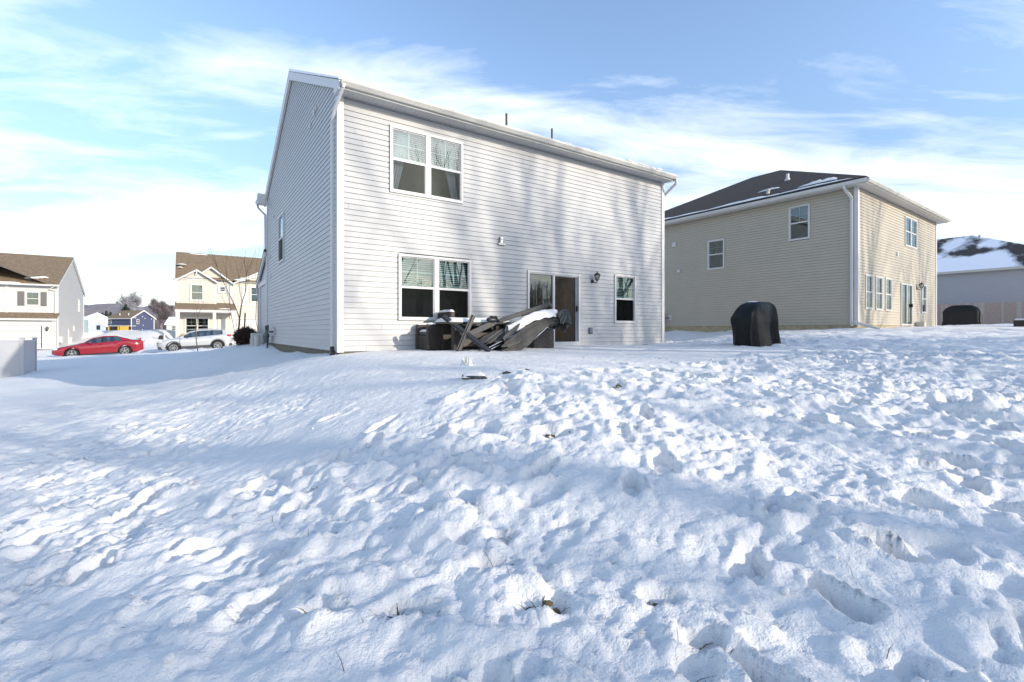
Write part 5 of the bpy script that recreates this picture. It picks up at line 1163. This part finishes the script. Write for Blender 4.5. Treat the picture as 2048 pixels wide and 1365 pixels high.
b = MB(); b.box(-.3, .3, -.2, .2, 0, .34); b.build('body', 'black', r, bevel=.03); snow_sheet('snow_cap', r, -.29, .29, -.19, .19, .34, .06, 3)

# ------------------------------------------------------------------ cars
def car(name, F0, u, v, label, paint, Lc, Wc, tops, belt, sill, wheels, rw, glass_side, suv=False, ztilt=0):
    """nose towards -x. tops: (x, z) centreline profile; belt: (x, z)"""
    o = F0(u, v); rt = empty(name, (o.x, o.y, -1.66 if suv else -1.90), A.a, label, 'car'); rt.rotation_euler = (0, R(-3), A.a)
    def itp(tab, x):
        for (a, c), (e, f) in zip(tab[:-1], tab[1:]):
            if a <= x <= e: t = (x - a) / (e - a); t = t * t * (3 - 2 * t) * .35 + t * .65; return c + (f - c) * t
        return tab[-1][1] if x > tab[-1][0] else tab[0][1]
    n = 90; xs = [Lc * i / n for i in range(n + 1)]; hw0 = Wc / 2; b = MB(); rows = []
    wa = rw + .07
    for x in xs:
        e = min(x, Lc - x); k = 1 - (.30 if x < Lc / 2 else .22) * max(0, 1 - e / .55) ** 2.2; hw = hw0 * k
        zt = itp(tops, x); zb = itp(belt, x); zs = sill + (.12 * max(0, 1 - e / .35)); zl = zs
        for xw in wheels:
            d = abs(x - xw)
            if d < wa: zl = max(zl, rw + math.sqrt(wa * wa - d * d) * .97)
        zl = min(zl, zb - .10); zh = min(zt, zb) if zt < zb + .06 else zb
        rows.append([(x, hw * .95, zl), (x, hw, zl + (zh - zl) * .35), (x, hw * .995, zl + (zh - zl) * .62), (x, hw * .96, zh - .03), (x, hw * .90, zh), (x, hw * .60, max(zh + .015, min(zt, zh + .06)) if zt < zb + .1 else zh + .005), (x, 0, min(zt, zh + .08) if zt < zb + .1 else zh + .01)])
    m = 7; vs = []
    for r_ in rows:
        for p in r_: vs.append((p[0], -p[1], p[2]))
        for p in r_[-2::-1]: vs.append((p[0], p[1], p[2]))
    w_ = 2 * m - 1
    b.add(vs, [(i * w_ + k, (i + 1) * w_ + k, (i + 1) * w_ + k + 1, i * w_ + k + 1) for i in range(n) for k in range(w_ - 1)])
    b.add([vs[k] for k in range(w_)], [tuple(range(w_))]); b.add([vs[n * w_ + k] for k in range(w_)], [tuple(range(w_))[::-1]])
    body = b.build('body', paint, rt, smooth=True)
    # greenhouse
    gx0 = next(x for x in xs if itp(tops, x) > itp(belt, x) + .06); gx1 = [x for x in xs if itp(tops, x) > itp(belt, x) + .06][-1]
    gxs = [gx0 + (gx1 - gx0) * i / 40 for i in range(41)]; rf = MB(); gl = MB(); pils = {}
    def sec(x):
        zt = itp(tops, x); zb = itp(belt, x) - .01; h = max(.01, zt - zb); k = min(1, h / .42); hwb = hw0 * .90; hwt = hw0 * (.90 - .20 * k)
        return (x, hwb, zb), (x, hwt + (hwb - hwt) * .0, zb + h * .80), (x, hwt * .90, zt - h * .04), (x, hwt * .5, zt), (x, 0, zt + .01)
    for i in range(40):
        s0, s1 = sec(gxs[i]), sec(gxs[i + 1]); xm = (gxs[i] + gxs[i + 1]) / 2; side = glass_side[0] < xm < glass_side[1]; steep_f = xm < glass_side[2]; steep_r = xm > glass_side[3]
        for sg in (-1, 1):
            P = [[(p[0], sg * p[1], p[2]) for p in s] for s in (s0, s1)]
            near = [pp for pp in glass_side[4] if abs(xm - pp) < .05]
            tgt = (pils.setdefault((near[0], sg), MB()) if near else gl) if side else rf; tgt.quad(P[0][0], P[1][0], P[1][1], P[0][1])
            for k in range(1, 4): (gl if (steep_f or steep_r) and k >= 2 else rf).quad(P[0][k], P[1][k], P[1][k + 1], P[0][k + 1])
    rf.build('roof', paint, rt, smooth=True); gl.build('car_window', 'gl_car', rt, smooth=True)
    for pm in pils.values(): pm.build('pillar', 'black', rt, smooth=True)
    ci = MB(); ci.box(glass_side[0] + .1, glass_side[1] - .1, -hw0 * .7, hw0 * .7, sill + .1, itp(belt, Lc / 2) - .12)
    for sx in (Lc * .42, Lc * .62):
        for sy in (-.38, .38): ci.box(sx, sx + .14, sy - .22, sy + .22, .5, itp(belt, sx) + .16); ci.box(sx + .02, sx + .1, sy - .12, sy + .12, itp(belt, sx) + .16, itp(belt, sx) + .33)
    ci.build('seats', 'black', rt)
    for xw in wheels:
        for sg in (-1, 1):
            y = sg * (hw0 - .11); wh = empty('wheel', (0, 0, 0), 0, None, None); wh.parent = rt; wh.location = (xw, y, rw)
            t = MB(); t.tube((0, -.11, 0), (0, .11, 0), rw, n=32); t.build('tyre', 'tyre', wh, smooth=False, bevel=.03)
            q = MB(); R_ = rw * .68; ys = sg * .115
            q.tube((0, ys, 0), (0, ys - sg * .01, 0), R_ * .22, n=14)
            for k in range(5 if not suv else 8):
                a = k * 2 * math.pi / (5 if not suv else 8) + .3; dv = Vector((math.cos(a), 0, math.sin(a))); q.beam(dv * R_ * .1 + Vector((0, ys, 0)), dv * R_ * .97 + Vector((0, ys, 0)), .05 if not suv else .035, .03, up=(0, 1, 0))
            for k in range(28):
                a0, a1 = k * 2 * math.pi / 28, (k + 1) * 2 * math.pi / 28; f = lambda a, r_: (math.cos(a) * r_, ys, math.sin(a) * r_)
                q.quad(f(a0, R_), f(a1, R_), f(a1, R_ * .88), f(a0, R_ * .88)) if sg > 0 else q.quad(f(a0, R_ * .88), f(a1, R_ * .88), f(a1, R_), f(a0, R_))
            q.build('rim', 'rim', wh)
            dk = MB(); dk.tube((0, ys - sg * .03, 0), (0, ys - sg * .02, 0), R_ * .9, n=24); dk.build('brake_disc', 'dark', wh)
            aw = MB(); wr_ = MB()
            for k in range(20):
                a0, a1 = math.pi * k / 20, math.pi * (k + 1) / 20; f = lambda a, r_, yy: (xw + math.cos(a) * r_, yy, rw + math.sin(a) * r_)
                wr_.quad(f(a0, wa, sg * hw0 * .93), f(a1, wa, sg * hw0 * .93), f(a1, wa, sg * hw0 * .45), f(a0, wa, sg * hw0 * .45))
                if suv: aw.quad(f(a0, wa - .015, sg * (hw0 + .012)), f(a1, wa - .015, sg * (hw0 + .012)), f(a1, wa + .055, sg * (hw0 + .012)), f(a0, wa + .055, sg * (hw0 + .012)))
            wr_.build('wheel_well', 'black', rt)
            if suv: aw.build('wheel_arch', 'rubber', rt)
    b = MB(); b.box(wheels[0] + wa, wheels[1] - wa, -hw0 * 1.0 - (.012 if suv else -.03), hw0 * 1.0 + (.012 if suv else -.03), sill - .06, sill + (.17 if suv else .03)); b.build('side_skirt', 'rubber' if suv else 'black', rt, bevel=.01)
    if suv: b = MB(); b.box(.05, .45, -hw0 * .9, hw0 * .9, sill - .02, sill + .2); b.box(Lc - .45, Lc - .02, -hw0 * .9, hw0 * .9, sill, sill + .2); b.build('bumper_trim', 'rubber', rt, bevel=.03)
    b = MB(); b.box(.5, Lc - .4, -hw0 * .8, hw0 * .8, sill - .05, sill + .2); b.build('underbody', 'black', rt)
    for sg in (-1, 1):
        b = MB(); b.ball((glass_side[0] + .22, sg * (hw0 + .06), itp(belt, glass_side[0] + .2) + .06), .08, .11, .07, 10, 7); b.build('mirror', paint if not suv else 'black', rt, smooth=True)
    return rt, itp
rc, itp = car('red_car', A, -9.86, 33.92, 'red sedan with rear spoiler and snow on its bonnet, parked before the pale house', 'red', 4.85, 1.84,
    [(0, .62), (.08, .70), (.5, .80), (1.25, .93), (1.55, 1.02), (2.15, 1.36), (2.75, 1.46), (3.3, 1.44), (3.9, 1.24), (4.25, 1.11), (4.7, 1.05), (4.85, .92)],
    [(0, .66), (.6, .82), (1.5, .94), (2.6, 1.0), (3.6, 1.06), (4.4, 1.08), (4.85, .95)], .24, (1.03, 3.80), .335, (1.75, 3.62, 1.95, 3.75, (2.62,)))
b = MB(); b.box(4.45, 4.80, -.72, .72, 1.15, 1.18); b.box(4.6, 4.66, -.62, -.58, 1.03, 1.16); b.box(4.6, 4.66, .58, .62, 1.03, 1.16); b.build('spoiler', 'red', rc, bevel=.01)
for sg in (-1, 1):
    b = MB(); b.ball((.22, sg * .72, .68), .24, .15, .085, 12, 8); b.build('headlight', 'lens', rc, smooth=True)
    b = MB(); b.ball((4.66, sg * .70, .90), .22, .20, .11, 12, 8); b.build('taillight', 'redlens', rc, smooth=True)
for x in (2.45, 3.25):
    b = MB(); b.box(x, x + .16, -.945, -.915, .86, .885); b.build('door_handle', 'red', rc, bevel=.006)
b = MB(); n = 12; vs = []
for i in range(n + 1):
    x = .35 + 1.15 * i / n
    for j in range(7): y = -.62 + 1.24 * j / 6; e = math.sin(math.pi * j / 6) ** .4 * math.sin(math.pi * (i + .3) / (n + .6)) ** .4; vs.append((x, y, min(itp([(0, .62), (.08, .70), (.5, .80), (1.25, .93), (1.55, 1.02)], x), 1.0) + .02 + .05 * e))
b.add(vs, [(i * 7 + j, (i + 1) * 7 + j, (i + 1) * 7 + j + 1, i * 7 + j + 1) for i in range(n) for j in range(6)]); b.build('snow_cap', 'snow', rc, smooth=True)
sc_, itp = car('silver_car', A, -4.24, 33.95, 'silver crossover car with dark lower trim parked in front of the cream house', 'silver', 4.76, 1.89,
    [(0, .80), (.10, .92), (.6, 1.02), (1.2, 1.10), (1.45, 1.16), (2.1, 1.55), (2.7, 1.67), (3.6, 1.66), (4.3, 1.58), (4.62, 1.20), (4.76, .95)],
    [(0, .84), (.6, 1.0), (1.5, 1.08), (2.6, 1.12), (3.6, 1.18), (4.4, 1.24), (4.76, 1.1)], .30, (.98, 3.76), .37, (1.68, 4.15, 1.9, 4.42, (2.55, 3.45)), suv=True)
for sg in (-1, 1):
    b = MB(); b.ball((.24, sg * .76, .86), .24, .14, .08, 12, 8); b.build('headlight', 'lens', sc_, smooth=True)
    b = MB(); b.ball((4.52, sg * .80, 1.10), .22, .13, .09, 12, 8); b.build('taillight', 'redlens', sc_, smooth=True)
    b = MB(); b.box(1.9, 4.1, sg * .62 - .015, sg * .62 + .015, 1.68, 1.71); b.build('roof_rail', 'steel', sc_)
b = MB(); b.box(-.02, .05, -.55, .55, .58, .80); b.build('grille', 'black', sc_, bevel=.01)
for x in (2.35, 3.25):
    b = MB(); b.box(x, x + .18, -.975, -.94, .98, 1.005); b.build('door_handle', 'steel', sc_, bevel=.006)
